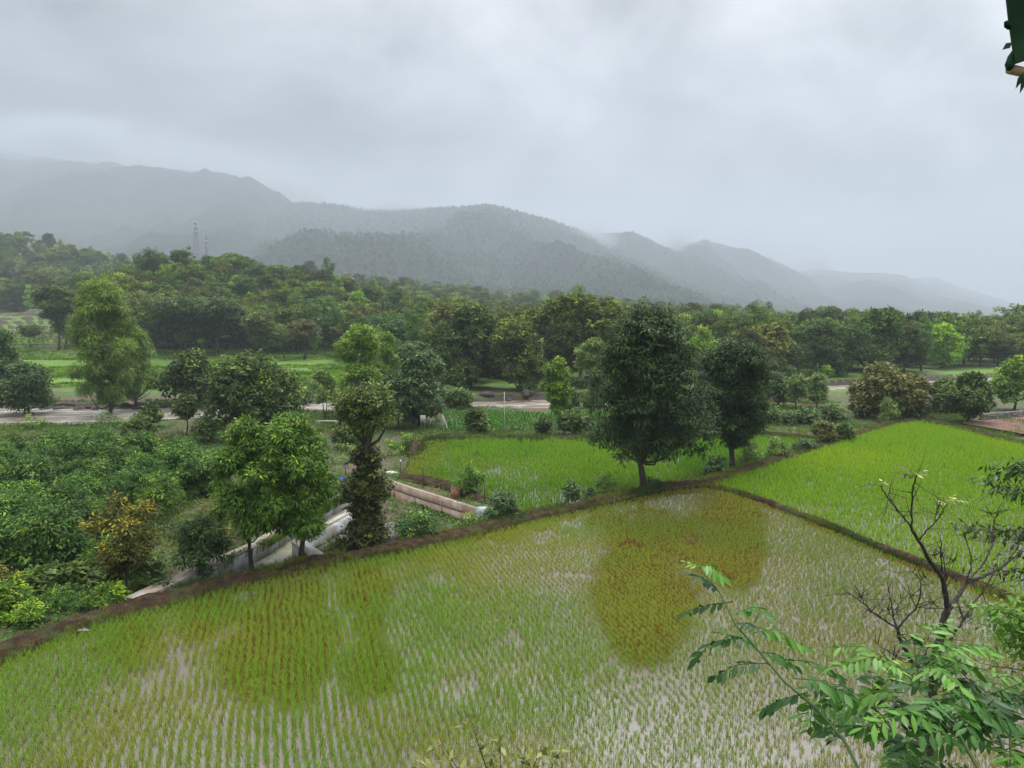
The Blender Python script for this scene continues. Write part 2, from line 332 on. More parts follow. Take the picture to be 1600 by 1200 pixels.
def terrain(x, y):
    x = np.asarray(x, float); y = np.asarray(y, float); sh = x.shape; x = x.ravel(); y = y.ravel()
    num = np.zeros_like(x); den = np.zeros_like(x)
    for cx, cy, cz in CTW:
        w = 1.0 / (((x - cx) ** 2 + (y - cy) ** 2) + 4.0) ** 1.5
        num += w * cz; den += w
    z = num / den
    fade = np.clip((112 - y) / 20, 0, 1); z = z * fade + (-1.0 + np.clip((y - 108) / 8, 0, 1) * .8) * (1 - fade)
    z += (fbm(x * .25, y * .25, 4, 3) - 0.5) * 0.5
    # rising country beyond the river
    px = 800 + F * x / np.maximum(y, 20)
    A = np.interp(px, SKY_E[:, 0], SKY_E[:, 1]) * 0.648 - 2
    t = np.clip((y - 125) / 575, 0, 1.0)
    h = A * t ** 2 + 22 * np.exp(-(((x + 130) / 75) ** 2 + ((y - 300) / 60) ** 2))
    h += (fbm(x * .012, y * .012, 3, 8) - .5) * 9 * np.clip((y - 200) / 200, 0, 1)
    # terraces on the left slope: earth steps
    tm = np.clip((-x - 60) / 30, 0, 1) * np.clip((y - 130) / 20, 0, 1) * np.clip((460 - y) / 60, 0, 1)
    st = 1.5; q = h / st; fl = np.floor(q); fr = q - fl
    hq = (fl + np.clip((fr - 0.82) / 0.18, 0, 1)) * st
    h = h * (1 - tm) + hq * tm
    z = z + h
    # river channel
    yn = np.interp(x, RN[:, 0], RN[:, 1]); yf = np.interp(x, RF[:, 0], RF[:, 1])
    inr = np.minimum(y - yn, yf - y)          # >0 inside
    k = np.clip((inr + 1.2) / 1.5, 0, 1); z = z * (1 - k) + (-2.0) * k
    # house bank under the camera
    slope = np.clip(8.8 - 0.62 * y + (fbm(x * .3, y * .3, 3, 5) - .5) * 0.6, -5, 9.4)
    slope = np.where(np.abs(x) > 30, slope - (np.abs(x) - 30) * 0.3, slope)
    z = np.maximum(z, slope)
    near = (y < 110) & (y > 14)
    for poly, lv in ((F1, -0.14), (F2, -0.06), (F3, Z3 - 0.14), (F4, Z4 - 0.1), (F5, -1.6)):
        m = np.zeros_like(near); idx = np.where(near)[0]; m[idx] = inside(poly, x[idx], y[idx]); z = np.where(m, lv, z)
    # concrete basin cut-out
    m = inside(BCUT, x, y); z = np.where(m, BZ - 0.15, z)
    m = inside(WCUT, x, y); z = np.where(m, -1.35 + (fbm(x, y, 3, 66) - .5) * .3, z)
    return z.reshape(sh)
BZ = -0.35
# canal with a wider basin: lines of the two wall tops
CL = pl([(222, 938), (300, 902), (410, 853), (470, 816), (545, 775)], 0.33)
CR = pl([(482, 868), (456, 849), (500, 824), (575, 782)], 0.33)
BASIN = [(p[0], p[1]) for p in CL] + [(p[0], p[1]) for p in CR[::-1]]
BCUT = [(p[0] - .32, p[1] + .28) for p in CL] + [(p[0] + .35, p[1] + .1) for p in CR[::-1]]
_w = pl([(596, 750), (640, 765), (700, 785), (757, 804)], -.25)
WCUT = [(p[0], p[1] + .3) for p in _w] + [(p[0] - .4, p[1] - 2.6) for p in _w[::-1]]
def TZ(x, y): return float(terrain(np.array([x]), np.array([y]))[0])
def G(px, py):
    """world point where the ray through a photo pixel meets the terrain"""
    d = raydir(px, py); t = np.geomspace(14, 1200, 900); z = terrain(d[0] * t, d[1] * t); c = CAM_H + d[2] * t
    i = np.where(c < z)[0]
    i = i[0] if len(i) else len(t) - 1
    return np.array([d[0] * t[i], d[1] * t[i], z[i]])

def build_ground():
    az = np.radians(np.concatenate([np.arange(-180, -48, 4.0), np.arange(-48, 48, 0.25), np.arange(48, 180, 4.0)]))
    r = np.concatenate([np.arange(0.5, 12, 0.5), np.geomspace(12, 130, 190)[0:], np.geomspace(131.5, 700, 170), np.geomspace(720, 7600, 34)])
    A, R = np.meshgrid(az, r); X = R * np.sin(A); Y = R * np.cos(A); Z = terrain(X, Y)
    V = np.stack([X, Y, Z], -1).reshape(-1, 3); n, k = A.shape
    i = np.arange(n - 1)[:, None] * k; j = np.arange(k)[None, :]; j2 = (j + 1) % k
    Q = np.stack([i + j, i + j2, i + k + j2, i + k + j], -1).reshape(-1, 4)
    V = np.vstack([V, [[0, 0, TZ(0, 0)]]]); c = len(V) - 1
    T = np.stack([np.full(k, c), (np.arange(k) + 1) % k, np.arange(k)], 1)
    tag(link('ground', make_mesh('ground', V, [Q[:, ::-1], T[:, ::-1]], M['ground'], smooth=True)), kind='structure')
build_ground()
def sheet(name, poly, z, mat):
    V = [(p[0], p[1], z) for p in poly]
    me = bpy.data.meshes.new(name); me.from_pydata(V, [], [list(range(len(V)))]); me.update(); me.materials.append(mat)
    if me.polygons[0].normal.z < 0: me.flip_normals()
    return tag(link(name, me), kind='structure')
sheet('paddy_water', F1, 0.0, M['paddy_water'])
sheet('paddy_water', F2, 0.05, M['paddy_water_green'])
sheet('paddy_water', F3, Z3, M['paddy_water_green'])
sheet('river', [(p[0], p[1] - 1.6) for p in RN] + [(p[0], p[1] + 1.6) for p in RF[::-1]], ZR, M['river'])
def bank(name, pts, w, h, seed, z0=0.0, mat='mud'):
    """an earth bank following a polyline: a noisy mound"""
    pts = np.array([p[:2] for p in pts]); d = np.r_[0, np.cumsum(np.hypot(*np.diff(pts, axis=0).T))]
    s = np.arange(0, d[-1], 0.11); X = np.interp(s, d, pts[:, 0]); Y = np.interp(s, d, pts[:, 1])
    k = 12; X = np.convolve(np.pad(X, k, 'edge'), np.ones(2 * k + 1) / (2 * k + 1), 'valid'); Y = np.convolve(np.pad(Y, k, 'edge'), np.ones(2 * k + 1) / (2 * k + 1), 'valid')
    T = np.stack([np.gradient(X), np.gradient(Y)], 1); T /= np.linalg.norm(T, axis=1)[:, None]; Nn = np.stack([-T[:, 1], T[:, 0]], 1)
    u = np.linspace(-1, 1, 13); prof = np.cos(np.clip(np.abs(u) ** 1.5, 0, 1) * math.pi / 2) ** 0.7
    W = w * (0.75 + 0.6 * fbm(s * .35, s * 0, 3, seed)); H = h * (0.6 + 0.8 * fbm(s * .5, s * 0 + 4, 3, seed + 5))
    off = (fbm(s * .25, s * 0 + 9, 3, seed + 9) - .5) * 0.35
    PX = X[:, None] + Nn[:, 0:1] * (u[None] * W[:, None] / 2 + off[:, None]); PY = Y[:, None] + Nn[:, 1:2] * (u[None] * W[:, None] / 2 + off[:, None])
    PZ = z0 - 0.12 + prof[None] * (H[:, None] + 0.12) + (fbm(PX * 3.5, PY * 3.5, 4, seed + 2, .65) - .5) * 0.34 * prof[None]
    V = np.stack([PX, PY, PZ], -1).reshape(-1, 3); n, m = PX.shape
    i = np.arange(n - 1)[:, None] * m; j = np.arange(m - 1)[None, :]
    Q = np.stack([i + j, i + m + j, i + m + j + 1, i + j + 1], -1).reshape(-1, 4)
    return tag(link(name, make_mesh(name, V, Q, M[mat], smooth=True)), kind='structure')
B_MAIN = [(p[0], p[1] + 0.35) for p in F1_TOP] + [(p[0] - 0.1, p[1] + 0.5) for p in F2_LEFT[1:]]
bank('earth_bank', B_MAIN, 1.45, 0.36, 1)
bank('earth_bank', F1_RIGHT, 0.6, 0.24, 2)
bank('earth_bank', [(p[0], p[1] + .3) for p in F2_TOP], 1.0, 0.45, 3)
bank('earth_bank', [p for p in F3_FAR], 1.1, 0.35, 4, Z3)
bank('earth_bank', [(p[0], p[1] - 0.1) for p in F3_NEAR[:4]], 1.2, 0.25, 6, Z3)

# ------------------------------------------------------------------ rice and grass
def blades(px_, py_, pz_, n, h, w, lean, rng, col, seg2=True, spread=0.05):
    """tufts at given points: n blades each -> V,F,colour"""
    m = len(px_); N = m * n
    bx = np.repeat(px_, n); by = np.repeat(py_, n); bz = np.repeat(pz_, n)
    hh = np.repeat(h, n) * rng.uniform(0.6, 1.15, N); a = rng.uniform(0, 2 * math.pi, N); ln = rng.uniform(0.05, 1, N) * lean
    dx = np.cos(a); dy = np.sin(a); sx = bx + dx * spread * rng.uniform(0, 1, N); sy = by + dy * spread * rng.uniform(0, 1, N)
    ax = rng.uniform(0, 2 * math.pi, N); wx = np.cos(ax) * w / 2; wy = np.sin(ax) * w / 2
    mx = sx + dx * ln * hh * .35; my = sy + dy * ln * hh * .35; mz = bz + hh * .62
    tx = sx + dx * ln * hh; ty = sy + dy * ln * hh; tz = bz + hh * (1 - 0.25 * ln)
    V = np.empty((N, 5, 3))
    V[:, 0] = np.stack([sx - wx * .6, sy - wy * .6, bz - .02], 1); V[:, 1] = np.stack([sx + wx * .6, sy + wy * .6, bz - .02], 1)
    V[:, 2] = np.stack([mx + wx, my + wy, mz], 1); V[:, 3] = np.stack([mx - wx, my - wy, mz], 1); V[:, 4] = np.stack([tx, ty, tz], 1)
    b = np.arange(N)[:, None] * 5
    Q = b + np.array([[0, 1, 2, 3]]); T = b + np.array([[3, 2, 4]])
    c = np.repeat(col, n, axis=0) * rng.uniform(0.75, 1.25, (N, 1)); c = np.repeat(c, 5, axis=0)
    return V.reshape(-1, 3), Q, T, c
def sstep(t): t = np.clip(t, 0, 1); return t * t * (3 - 2 * t)
def rice_field(name, label, poly, z, sx, sy, ang, hfun, cfun, n, w, seed, keep=None, lean=0.7):
    rng = np.random.default_rng(seed); poly = np.array(poly); ca, sa = math.cos(ang), math.sin(ang)
    U = poly[:, 0] * ca + poly[:, 1] * sa; Vv = -poly[:, 0] * sa + poly[:, 1] * ca
    gu, gv = np.meshgrid(np.arange(U.min(), U.max(), sx), np.arange(Vv.min(), Vv.max(), sy)); gu = gu.ravel(); gv = gv.ravel()
    wav = (fbm(gv * .25, gu * .12, 2, seed) - .5) * 0.55
    gu = gu + wav + rng.normal(0, sx * .11, gu.size); gv = gv + rng.normal(0, sy * .25, gv.size)
    x = gu * ca - gv * sa; y = gu * sa + gv * ca
    k = inside(poly, x, y) & (rng.random(x.size) > 0.02 + .5 * sstep((fbm(x * .6, y * .6, 3, seed + 3) - .58) / .2)); x = x[k]; y = y[k]
    # only what a step aside of the viewpoint could see
    k = (np.abs(x) < 0.86 * y + 4) & (y > 16); x = x[k]; y = y[k]
    e = seg_dist(list(poly) + [poly[0]], x, y); k = e > 0.35; x = x[k]; y = y[k]
    h = hfun(x, y) * rng.uniform(.68, 1.28, x.size); c = cfun(x, y)
    if keep is not None: k = rng.random(x.size) < keep(x, y); x = x[k]; y = y[k]; h = h[k]; c = c[k]
    V, Q, T, col = blades(x, y, np.full(x.size, z), n, h, w, lean, rng, c)
    o = link(name, make_mesh(name, V, [Q, T], M['rice'], col)); tag(o, label, 'rice', kind='stuff'); print(name, x.size)
def lerp(a, b, t): return np.array(a)[None] * (1 - t[:, None]) + np.array(b)[None] * t[:, None]
# field 1: young rice standing in water; fuller at left/middle, thinner on the right
def h1(x, y):
    full = sstep((6 - x + (fbm(x * .15, y * .15, 3, 21) - .5) * 16) / 10)
    return 0.15 + 0.15 * full + 0.13 * (fbm(x * .4, y * .4, 3, 11) - .5)
def c1(x, y):
    t = sstep((fbm(x * .18, y * .18, 4, 12) - .3) / .4); r = sstep((x - 2 + (fbm(x * .2, y * .2, 3, 14) - .5) * 10) / 12)
    c = lerp((0.26, 0.31, 0.055), (0.17, 0.31, 0.04), t); return c * (1 - r[:, None] * 0.25) + np.array([[0.03, 0.02, 0.01]]) * r[:, None]
rice_field('rice_plants', 'young pale green rice in rows standing in the brown water of the large near paddy', F1, 0.0, 0.25, 0.145, math.radians(19), h1, c1, 14, 0.0125, 101, lean=.9)
def c2(x, y):
    t = sstep((fbm(x * .1, y * .1, 4, 31) - .3) / .4); return lerp((0.20, 0.36, 0.018), (0.26, 0.40, 0.022), t)
def h2(x, y): return 0.24 + 0.16 * sstep((y - 34 + (fbm(x * .12, y * .12, 3, 33) - .5) * 16) / 18)
rice_field('rice_plants', 'thick bright green rice filling the paddy on the right', F2, 0.05, 0.30, 0.20, math.radians(15), h2, c2, 7, 0.03, 102)
def c3(x, y):
    t = sstep((fbm(x * .12, y * .12, 4, 41) - .3) / .4); l = sstep((-4 - x) / 8)
    c = lerp((0.12, 0.27, 0.02), (0.18, 0.33, 0.03), t); return c * (1 - l[:, None]) + np.array([[0.26, 0.27, 0.06]]) * l[:, None]
rice_field('rice_plants', 'green rice in the middle paddy behind the dark mango trees', F3, Z3, 0.36, 0.24, math.radians(35),
           lambda x, y: 0.26 + 0.18 * sstep((fbm(x * .1, y * .12, 3, 43) - .33) / .2) * sstep((x + 12) / 10), c3, 9, 0.035, 103)
rice_field('grass', 'deep green grassy plot beyond the middle paddy by the river', F4, Z4 - .1, 0.5, 0.5, 0.3, lambda x, y: 0.32 + 0 * x,
           lambda x, y: lerp((0.07, 0.24, 0.02), (0.16, 0.28, 0.03), sstep((x - 25) / 25 + (fbm(x * .2, y * .2, 3, 51) - .5))), 9, 0.10, 104)

def scatter_grass(name, label, xy, h, cols, n, w, seed, spread=0.15, lean=0.9, zmin=-99):
    rng = np.random.default_rng(seed); x, y = xy; z = np.maximum(terrain(x, y), zmin); t = fbm(x * .3, y * .3, 3, seed)
    c = lerp(cols[0], cols[1], sstep((t - .3) / .4)); hh = h * (0.5 + fbm(x * .5, y * .5, 2, seed + 1))
    V, Q, T, col = blades(x, y, z, n, hh, w, lean, rng, c, spread=spread)
    tag(link(name, make_mesh(name, V, [Q, T], M['rice'], col)), label, 'grass', kind='stuff')
def free(x, y, m=0.4):
    k = np.ones(x.shape, bool)
    for p in (F1, F2, F3, F4, BASIN): k &= ~inside(p, x, y)
    k &= np.abs(x) < 0.85 * y + 5
    yn = np.interp(x, RN[:, 0], RN[:, 1]); yf = np.interp(x, RF[:, 0], RF[:, 1]); k &= ~((y > yn - .5) & (y < yf + .5))
    return k
_r = np.random.default_rng(7)
x = _r.uniform(-80, 60, 60000); y = 18 + 92 * _r.random(60000) ** 0.8; k = free(x, y) & (fbm(x * .13, y * .13, 3, 61) > .42); x = x[k]; y = y[k]
scatter_grass('grass', 'rough grass and weeds on the open ground round the orchard and river bank', (x, y), 0.42, ((0.035, 0.08, 0.012), (0.12, 0.20, 0.03)), 6, 0.045, 8, 0.25)
bm = np.array(B_MAIN); d = np.r_[0, np.cumsum(np.hypot(*np.diff(bm, axis=0).T))]; s = _r.uniform(0, d[-1], 12000)
x = np.interp(s, d, bm[:, 0]) + _r.normal(0, .2, s.size); y = np.interp(s, d, bm[:, 1]) + np.abs(_r.normal(0.3, .45, s.size)); k = fbm(s * .3, s * 0, 3, 77) + _r.normal(0, .08, s.size) > .46
k2 = _r.random(s.size) < .12; y = np.where(k2, y - 1.0, y)
scatter_grass('grass', 'grass fringe growing along the main earth bank', (x[k | k2], y[k | k2]), 0.27, ((0.05, 0.10, 0.015), (0.19, 0.22, 0.05)), 8, 0.02, 9, 0.1, zmin=.14)

for bl, lab, cnt, sg in ((F1_RIGHT, 'grass tufts along the thin bank between the two near paddies', 4200, .15), (F3_FAR, 'weeds on the bank behind the middle paddy', 5000, .6), (F2_TOP, 'weeds on the bank at the far end of the right paddy', 3500, .5)):
    bm = np.array([p[:2] for p in bl]); d = np.r_[0, np.cumsum(np.hypot(*np.diff(bm, axis=0).T))]; q = _r.uniform(0, d[-1], cnt); k = fbm(q * .5, q * 0 + 3, 3, 78) > .42
    scatter_grass('grass', lab, ((np.interp(q, d, bm[:, 0]) + _r.normal(0, sg, cnt))[k], (np.interp(q, d, bm[:, 1]) + _r.normal(0, sg, cnt))[k]), (.2 if bl is F1_RIGHT else .36), ((0.04, 0.08, 0.015), (0.17, 0.20, 0.04)), 6, .025, 12, .08, zmin=(Z3 + .1 if bl is F3_FAR else .08))
x = _r.uniform(-190, -22, 45000); y = _r.uniform(122, 235, 45000); k = (np.abs(x) < .85 * y) & (fbm(x * .05, y * .11, 4, 99) > .40); x = x[k]; y = y[k]
scatter_grass('grass', 'mottled bright grass of the terraces beyond the river', (x, y), .5, ((0.07, 0.15, 0.015), (0.20, 0.33, 0.03)), 4, .22, 13, .5)

LAND = [(130, 'above the left terraces'), (260, 'behind the tallest feathery tree'), (400, 'behind the wide umbrella trees'), (540, 'above the far field edge'), (600, 'behind the bright yellow green tree'), (690, 'behind the bluish riverside tree'), (790, 'by the tall dark layered tree'),
 (900, 'behind the slim light green tree'), (960, 'just left of the largest mango'), (1100, 'behind the largest mango'), (1200, 'behind the forked mango'), (1310, 'beyond the pair of pale trees'), (1440, 'behind the huge olive brown tree'), (1530, 'behind the round green tree'), (9999, 'near the right edge')]
def land(px): return next(t for a, t in LAND if px < a)
ORD = 'first second third fourth fifth sixth seventh eighth ninth tenth eleventh twelfth thirteenth fourteenth fifteenth'.split()
REL = {}
def relabel_later(o, px): REL.setdefault(o['label'], []).append((px, o))
def finish_labels():
    for lab, L_ in REL.items():
        L_.sort(key=lambda t: t[0]); n = len(L_)
        if n < 2 or n > len(ORD): continue
        for i, (px, o) in enumerate(L_):
            o['label'] = (('left ', 'right ') if n == 2 else ('left ', 'middle ', 'right '))[i] + lab if n < 4 else lab + ', %s from left' % ORD[i]
# ------------------------------------------------------------------ tree builder
def leaf_quads(pos, dirv, nrm, L, Wd, col, bend=0.15):
    """one folded diamond per leaf"""
    n = len(pos); side = np.cross(dirv, nrm); side /= np.linalg.norm(side, axis=1)[:, None] + 1e-9
    up = np.cross(side, dirv)
    L = np.asarray(L)[:, None]; W = np.asarray(Wd)[:, None]
    V = np.empty((n, 4, 3)); V[:, 0] = pos; V[:, 1] = pos + dirv * L * .45 + side * W / 2 - up * L * bend * .2
    V[:, 2] = pos + dirv * L - up * L * bend; V[:, 3] = pos + dirv * L * .45 - side * W / 2 - up * L * bend * .2
    b = np.arange(n)[:, None] * 4
    return V.reshape(-1, 3), b + np.array([[0, 1, 2, 3]]), np.repeat(col, 4, axis=0)
def unit(v): return v / (np.linalg.norm(v, axis=-1, keepdims=True) + 1e-9)
STY = {
 # leaf L, W, droop, dark, light, tip colour, tip share, lobes, lobe size, top/bottom shape, cluster size
 'mango':   dict(L=.27, W=.055, droop=.6, c=((.005, .013, .005), (.025, .054, .018)), tip=(.065, .11, .04), ts=.12, lobes=105, ls=.18, cl=.42, per=18, fill=.38),  # tip: young leaves, also glints painted into the leaf colour
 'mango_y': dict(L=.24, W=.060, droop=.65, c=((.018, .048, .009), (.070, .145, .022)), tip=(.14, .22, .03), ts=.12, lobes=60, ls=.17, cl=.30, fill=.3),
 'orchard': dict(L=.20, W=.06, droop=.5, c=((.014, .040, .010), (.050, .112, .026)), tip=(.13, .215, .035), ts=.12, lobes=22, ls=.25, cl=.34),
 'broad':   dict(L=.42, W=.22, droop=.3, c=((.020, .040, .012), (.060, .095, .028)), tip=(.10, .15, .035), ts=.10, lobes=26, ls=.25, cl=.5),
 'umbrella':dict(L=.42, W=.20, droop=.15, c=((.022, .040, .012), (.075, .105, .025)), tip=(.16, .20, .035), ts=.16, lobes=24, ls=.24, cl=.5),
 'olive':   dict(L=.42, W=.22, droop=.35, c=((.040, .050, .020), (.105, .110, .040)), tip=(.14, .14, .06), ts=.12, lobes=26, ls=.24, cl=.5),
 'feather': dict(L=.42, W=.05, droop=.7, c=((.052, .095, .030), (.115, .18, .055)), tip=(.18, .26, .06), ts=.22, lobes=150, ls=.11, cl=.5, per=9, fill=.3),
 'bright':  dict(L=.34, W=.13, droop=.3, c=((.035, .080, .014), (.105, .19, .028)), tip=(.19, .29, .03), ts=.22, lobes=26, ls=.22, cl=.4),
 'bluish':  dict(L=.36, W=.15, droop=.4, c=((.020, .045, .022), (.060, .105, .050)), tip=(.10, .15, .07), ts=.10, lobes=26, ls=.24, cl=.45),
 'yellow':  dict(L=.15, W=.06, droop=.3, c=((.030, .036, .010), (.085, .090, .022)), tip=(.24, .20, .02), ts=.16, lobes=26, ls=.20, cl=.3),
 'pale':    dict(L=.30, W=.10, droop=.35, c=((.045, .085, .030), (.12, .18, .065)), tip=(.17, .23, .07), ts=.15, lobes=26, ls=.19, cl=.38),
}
def env_r(shape, t):
    """relative crown radius at relative height t (0 bottom .. 1 top)"""
    if shape == 'round': return np.sqrt(np.clip(1 - (2 * t - 1) ** 2, 0, 1)) ** .8
    if shape == 'dome': return np.sqrt(np.clip(1 - t ** 2.2, 0, 1)) * np.clip(.55 + t * 2.2, 0, 1)
    if shape == 'cone': return np.clip(1.08 - t, 0, 1) ** .75 * np.clip(.5 + t * 3, 0, 1)
    if shape == 'column': return np.clip(np.sin(np.clip(t, 0.02, .98) * math.pi) ** .4, 0, 1) * (1.1 - .35 * t)
    if shape == 'flat': return np.clip(t * 1.5 + .15, 0, 1) * np.sqrt(np.clip(1 - np.clip((t - .55) / .45, 0, 1) ** 2, 0, 1))
    if shape == 'mangobig': return np.interp(t, [0, .1, .3, .5, .75, .9, 1], [.86, 1, .98, .84, .68, .50, .16])
    return 1 + 0 * t
def crown_data(rng, H, W, base, shape, st, n, leafscale=1.0, asym=0.15, gaps=0.12):
    """H crown height, W width, base height of crown; returns lobes + leaf arrays, origin at the trunk foot"""
    S = STY[st]; K = S['lobes']
    t = rng.random(K) ** .9; r = env_r(shape, t); a = np.arange(K) * 2.39996 + rng.uniform(0, .6, K)
    rr = r * (rng.uniform(.35, 1.0, K) ** .5) * np.where(rng.random(K) < S.get('fill', .12), rng.uniform(.1, .6, K), 1) * W / 2 * (1 - S['ls'] * .75)
    ax = 1 + asym * np.cos(a - rng.uniform(0, 6))
    lc = np.stack([np.cos(a) * rr * ax, np.sin(a) * rr * ax, base + H * (S['ls'] * .45 + t * (1 - S['ls'] * .9))], 1)
    lr = W * S['ls'] * rng.uniform(.5, 1.1, K); flat = .38 if shape == 'flat' else .78
    keep = rng.random(K) > gaps; lc = lc[keep]; lr = lr[keep]; K = len(lc)
    per = S.get('per', 13); ncl = n // per
    w = lr ** 2; li = rng.choice(K, ncl, p=w / w.sum()); d = unit(rng.normal(size=(ncl, 3)) + np.array([0, 0, .35]))
    rad = lr[li] * (1 - .55 * rng.random(ncl) ** 2.2)
    cp = lc[li] + d * rad[:, None] * np.array([1, 1, flat])
    # drop clusters that sink deep inside neighbours
    ci = np.repeat(np.arange(ncl), per); N = len(ci)
    off = rng.normal(size=(N, 3)) * S['cl'] * .34 * leafscale * np.array([1, 1, .7])
    pos = cp[ci] + off
    od = unit(d[ci] * .35 + unit(off) * 1.1 + np.array([0, 0, -1]) * S['droop'] + rng.normal(size=(N, 3)) * .25)
    nr = unit(np.array([0, 0, .65]) + rng.normal(size=(N, 3)) * .22 + d[ci] * .55 + unit(off) * .45)
    L = S['L'] * 1.3 * leafscale * rng.uniform(.65, 1.25, N); Wd = S['W'] * 1.5 * leafscale * rng.uniform(.75, 1.25, N)
    c0, c1 = np.array(S['c'][0]), np.array(S['c'][1]); lobev = rng.random(K) * .5; cv = np.clip(lobev[li] + rng.random(ncl) * .75 - .15, 0, 1)
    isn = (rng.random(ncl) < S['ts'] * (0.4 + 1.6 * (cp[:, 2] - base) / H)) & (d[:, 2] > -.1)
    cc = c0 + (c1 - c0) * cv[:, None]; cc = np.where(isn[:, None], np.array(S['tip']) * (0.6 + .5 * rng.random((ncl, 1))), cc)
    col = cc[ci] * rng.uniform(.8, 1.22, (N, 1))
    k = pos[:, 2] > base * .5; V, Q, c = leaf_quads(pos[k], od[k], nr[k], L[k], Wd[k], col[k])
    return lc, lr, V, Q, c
def trunk_mb(rng, lc, lr, H0, r0, stems=1, base_h=1.0, lean=0.0, nb=12, split=.3):
    mb = MB(); order = np.argsort(-lr)[:nb]
    for s in range(stems):
        a = s * 2 * math.pi / stems + rng.uniform(0, 1); sp = .12 * H0 if stems > 1 else 0
        top = np.array([math.cos(a) * sp, math.sin(a) * sp, H0 * .82]) + np.append(rng.normal(0, .03 * H0, 2), 0)
        tt = np.linspace(0, 1, 9)[:, None]; f = np.array([math.cos(a), math.sin(a), 0]) * (r0 * .8 if stems > 1 else 0)
        path = f * (1 - tt) + top * tt + np.sin(tt * math.pi * 1.3) * np.append(rng.normal(0, .025 * H0, 2), 0)[None]
        path[0, 2] = -.35
        rad = r0 * (1 - .82 * tt[:, 0]) * (1 if stems == 1 else .72); rad[0] *= 1.5; rad[1] *= 1.05
        mb.tube(path, rad, 9, wob=.06, rng=rng)
        for q in order[s::stems]:
            e = lc[q]; zb = min(max(base_h * .98, e[2] - .55 * H0 * rng.uniform(.4, .9)), H0 * .75)
            b = np.array([np.interp(zb, path[:, 2], path[:, 0]), np.interp(zb, path[:, 2], path[:, 1]), zb])
            u = np.linspace(0, 1, 6)[:, None]; mid = np.array([0, 0, -.10 * H0]); pth = b * (1 - u) + e * u + np.sin(u * math.pi) * mid * rng.uniform(.2, 1) + rng.normal(0, .012 * H0, (6, 3)) * np.sin(u * math.pi)
            rb = np.interp(zb, path[:, 2], rad) * .55
            mb.tube(pth, rb * (1 - .8 * u[:, 0]), 6, cap=False)
            for _ in range(3):
                i = rng.integers(2, 6); e2 = pth[i] + unit(rng.normal(size=3) + np.array([0, 0, .3])) * lr[q] * rng.uniform(.5, .95)
                mb.tube(np.array([pth[i], (pth[i] + e2) / 2 + rng.normal(0, .02 * H0, 3), e2]), [rb * .35, rb * .22, rb * .08], 5, cap=False)
    return mb
def tree_meshes(key, H, W, crown_base, shape, st, n, r0, stems=1, leafscale=1.0, seed=0, bark='bark', mat='leaf', gaps=.12, asym=.15, nb=12):
    rng = np.random.default_rng(seed)
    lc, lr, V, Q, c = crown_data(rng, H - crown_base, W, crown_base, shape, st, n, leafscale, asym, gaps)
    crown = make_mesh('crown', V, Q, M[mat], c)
    mb = trunk_mb(rng, lc, lr, crown_base + (H - crown_base) * .8, r0, stems, crown_base, nb=nb)
    tr = make_mesh('trunk', np.concatenate(mb.v), [np.concatenate(a) for a in mb.f.values()], M[bark], smooth=True)
    return tr, crown
def put_tree(name, label, cat, loc, meshes, scale=1.0, rz=0.0, group=None, sxy=None):
    r = empty(name, tuple(loc), label, cat, group, rz); s = scale; r.scale = (sxy or s, sxy or s, s)
    t = link('trunk', meshes[0], r); c = link('crown', meshes[1], r); return r
SEED = [500]
def one(name, label, px, base_py, top_py, wpx, shape, st, n, cat='tree', clear=.2, r0=None, stems=1, ls=1.0, bark='bark', at=None, gaps=.12, asym=.15, group=None, mat='leaf_fixed', nb=12):
    """a single tree sized from the photograph at its own distance"""
    SEED[0] += 1
    b = G(px, base_py) if at is None else np.array([at * (px - 800) / F, at, TZ(at * (px - 800) / F, at)])
    Y = b[1]; H = PD(px, top_py, Y)[2] - b[2]; W = wpx / F * Y
    r0 = r0 or max(.05, H * .022)
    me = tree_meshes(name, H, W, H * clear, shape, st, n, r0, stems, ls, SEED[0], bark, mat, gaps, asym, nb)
    o = put_tree(name, label, cat, b, me, group=group); print(name, px, 'Y=%.0f H=%.1f W=%.1f z=%.1f' % (Y, H, W, b[2])); return o

# ------------------------------------------------------------------ canal, walls, path
def wall_mesh(pts, th, z0, z1, side=1):
    """extruded wall along a polyline, mitred"""
    pts = np.array([p[:2] for p in pts]); T = np.gradient(pts, axis=0); T /= np.linalg.norm(T, axis=1)[:, None]
    Nn = np.stack([-T[:, 1], T[:, 0]], 1) * side * th; n = len(pts)
    z0 = np.broadcast_to(z0, (n,)); z1 = np.broadcast_to(z1, (n,)); q = pts + Nn
    V = np.concatenate([np.c_[pts, z0], np.c_[pts, z1], np.c_[q, z1], np.c_[q, z0]])
    Fq = []
    for i in range(n - 1):
        for k in range(4):
            a, b = k * n, ((k + 1) % 4) * n; Fq.append([a + i, a + i + 1, b + i + 1, b + i])
    Fq += [[0, n, 2 * n, 3 * n], [n - 1, 4 * n - 1, 3 * n - 1, 2 * n - 1]]
    return V, np.array(Fq)
def add_wall(root, name, pts, th, z0, z1, mat, side=1):
    mb = MB(); mb.add(*wall_mesh(pts, th, z0, z1, side)); return mb.build(name, M[mat], root, smooth=False)
r = empty('canal_wall', (0, 0, 0), 'long pale concrete wall along the far side of the canal basin behind the mango trees', 'wall')
add_wall(r, 'wall_face', CL, .75, BZ - .3, .33, 'conc_white'); add_wall(r, 'cap', [(p[0] - .10, p[1] - .04) for p in CL], .75, .33, .40, 'conc_cap')
r = empty('canal_wall', (0, 0, 0), 'short grey white wing wall with beige top ending at the earth bank right of the basin', 'wall')
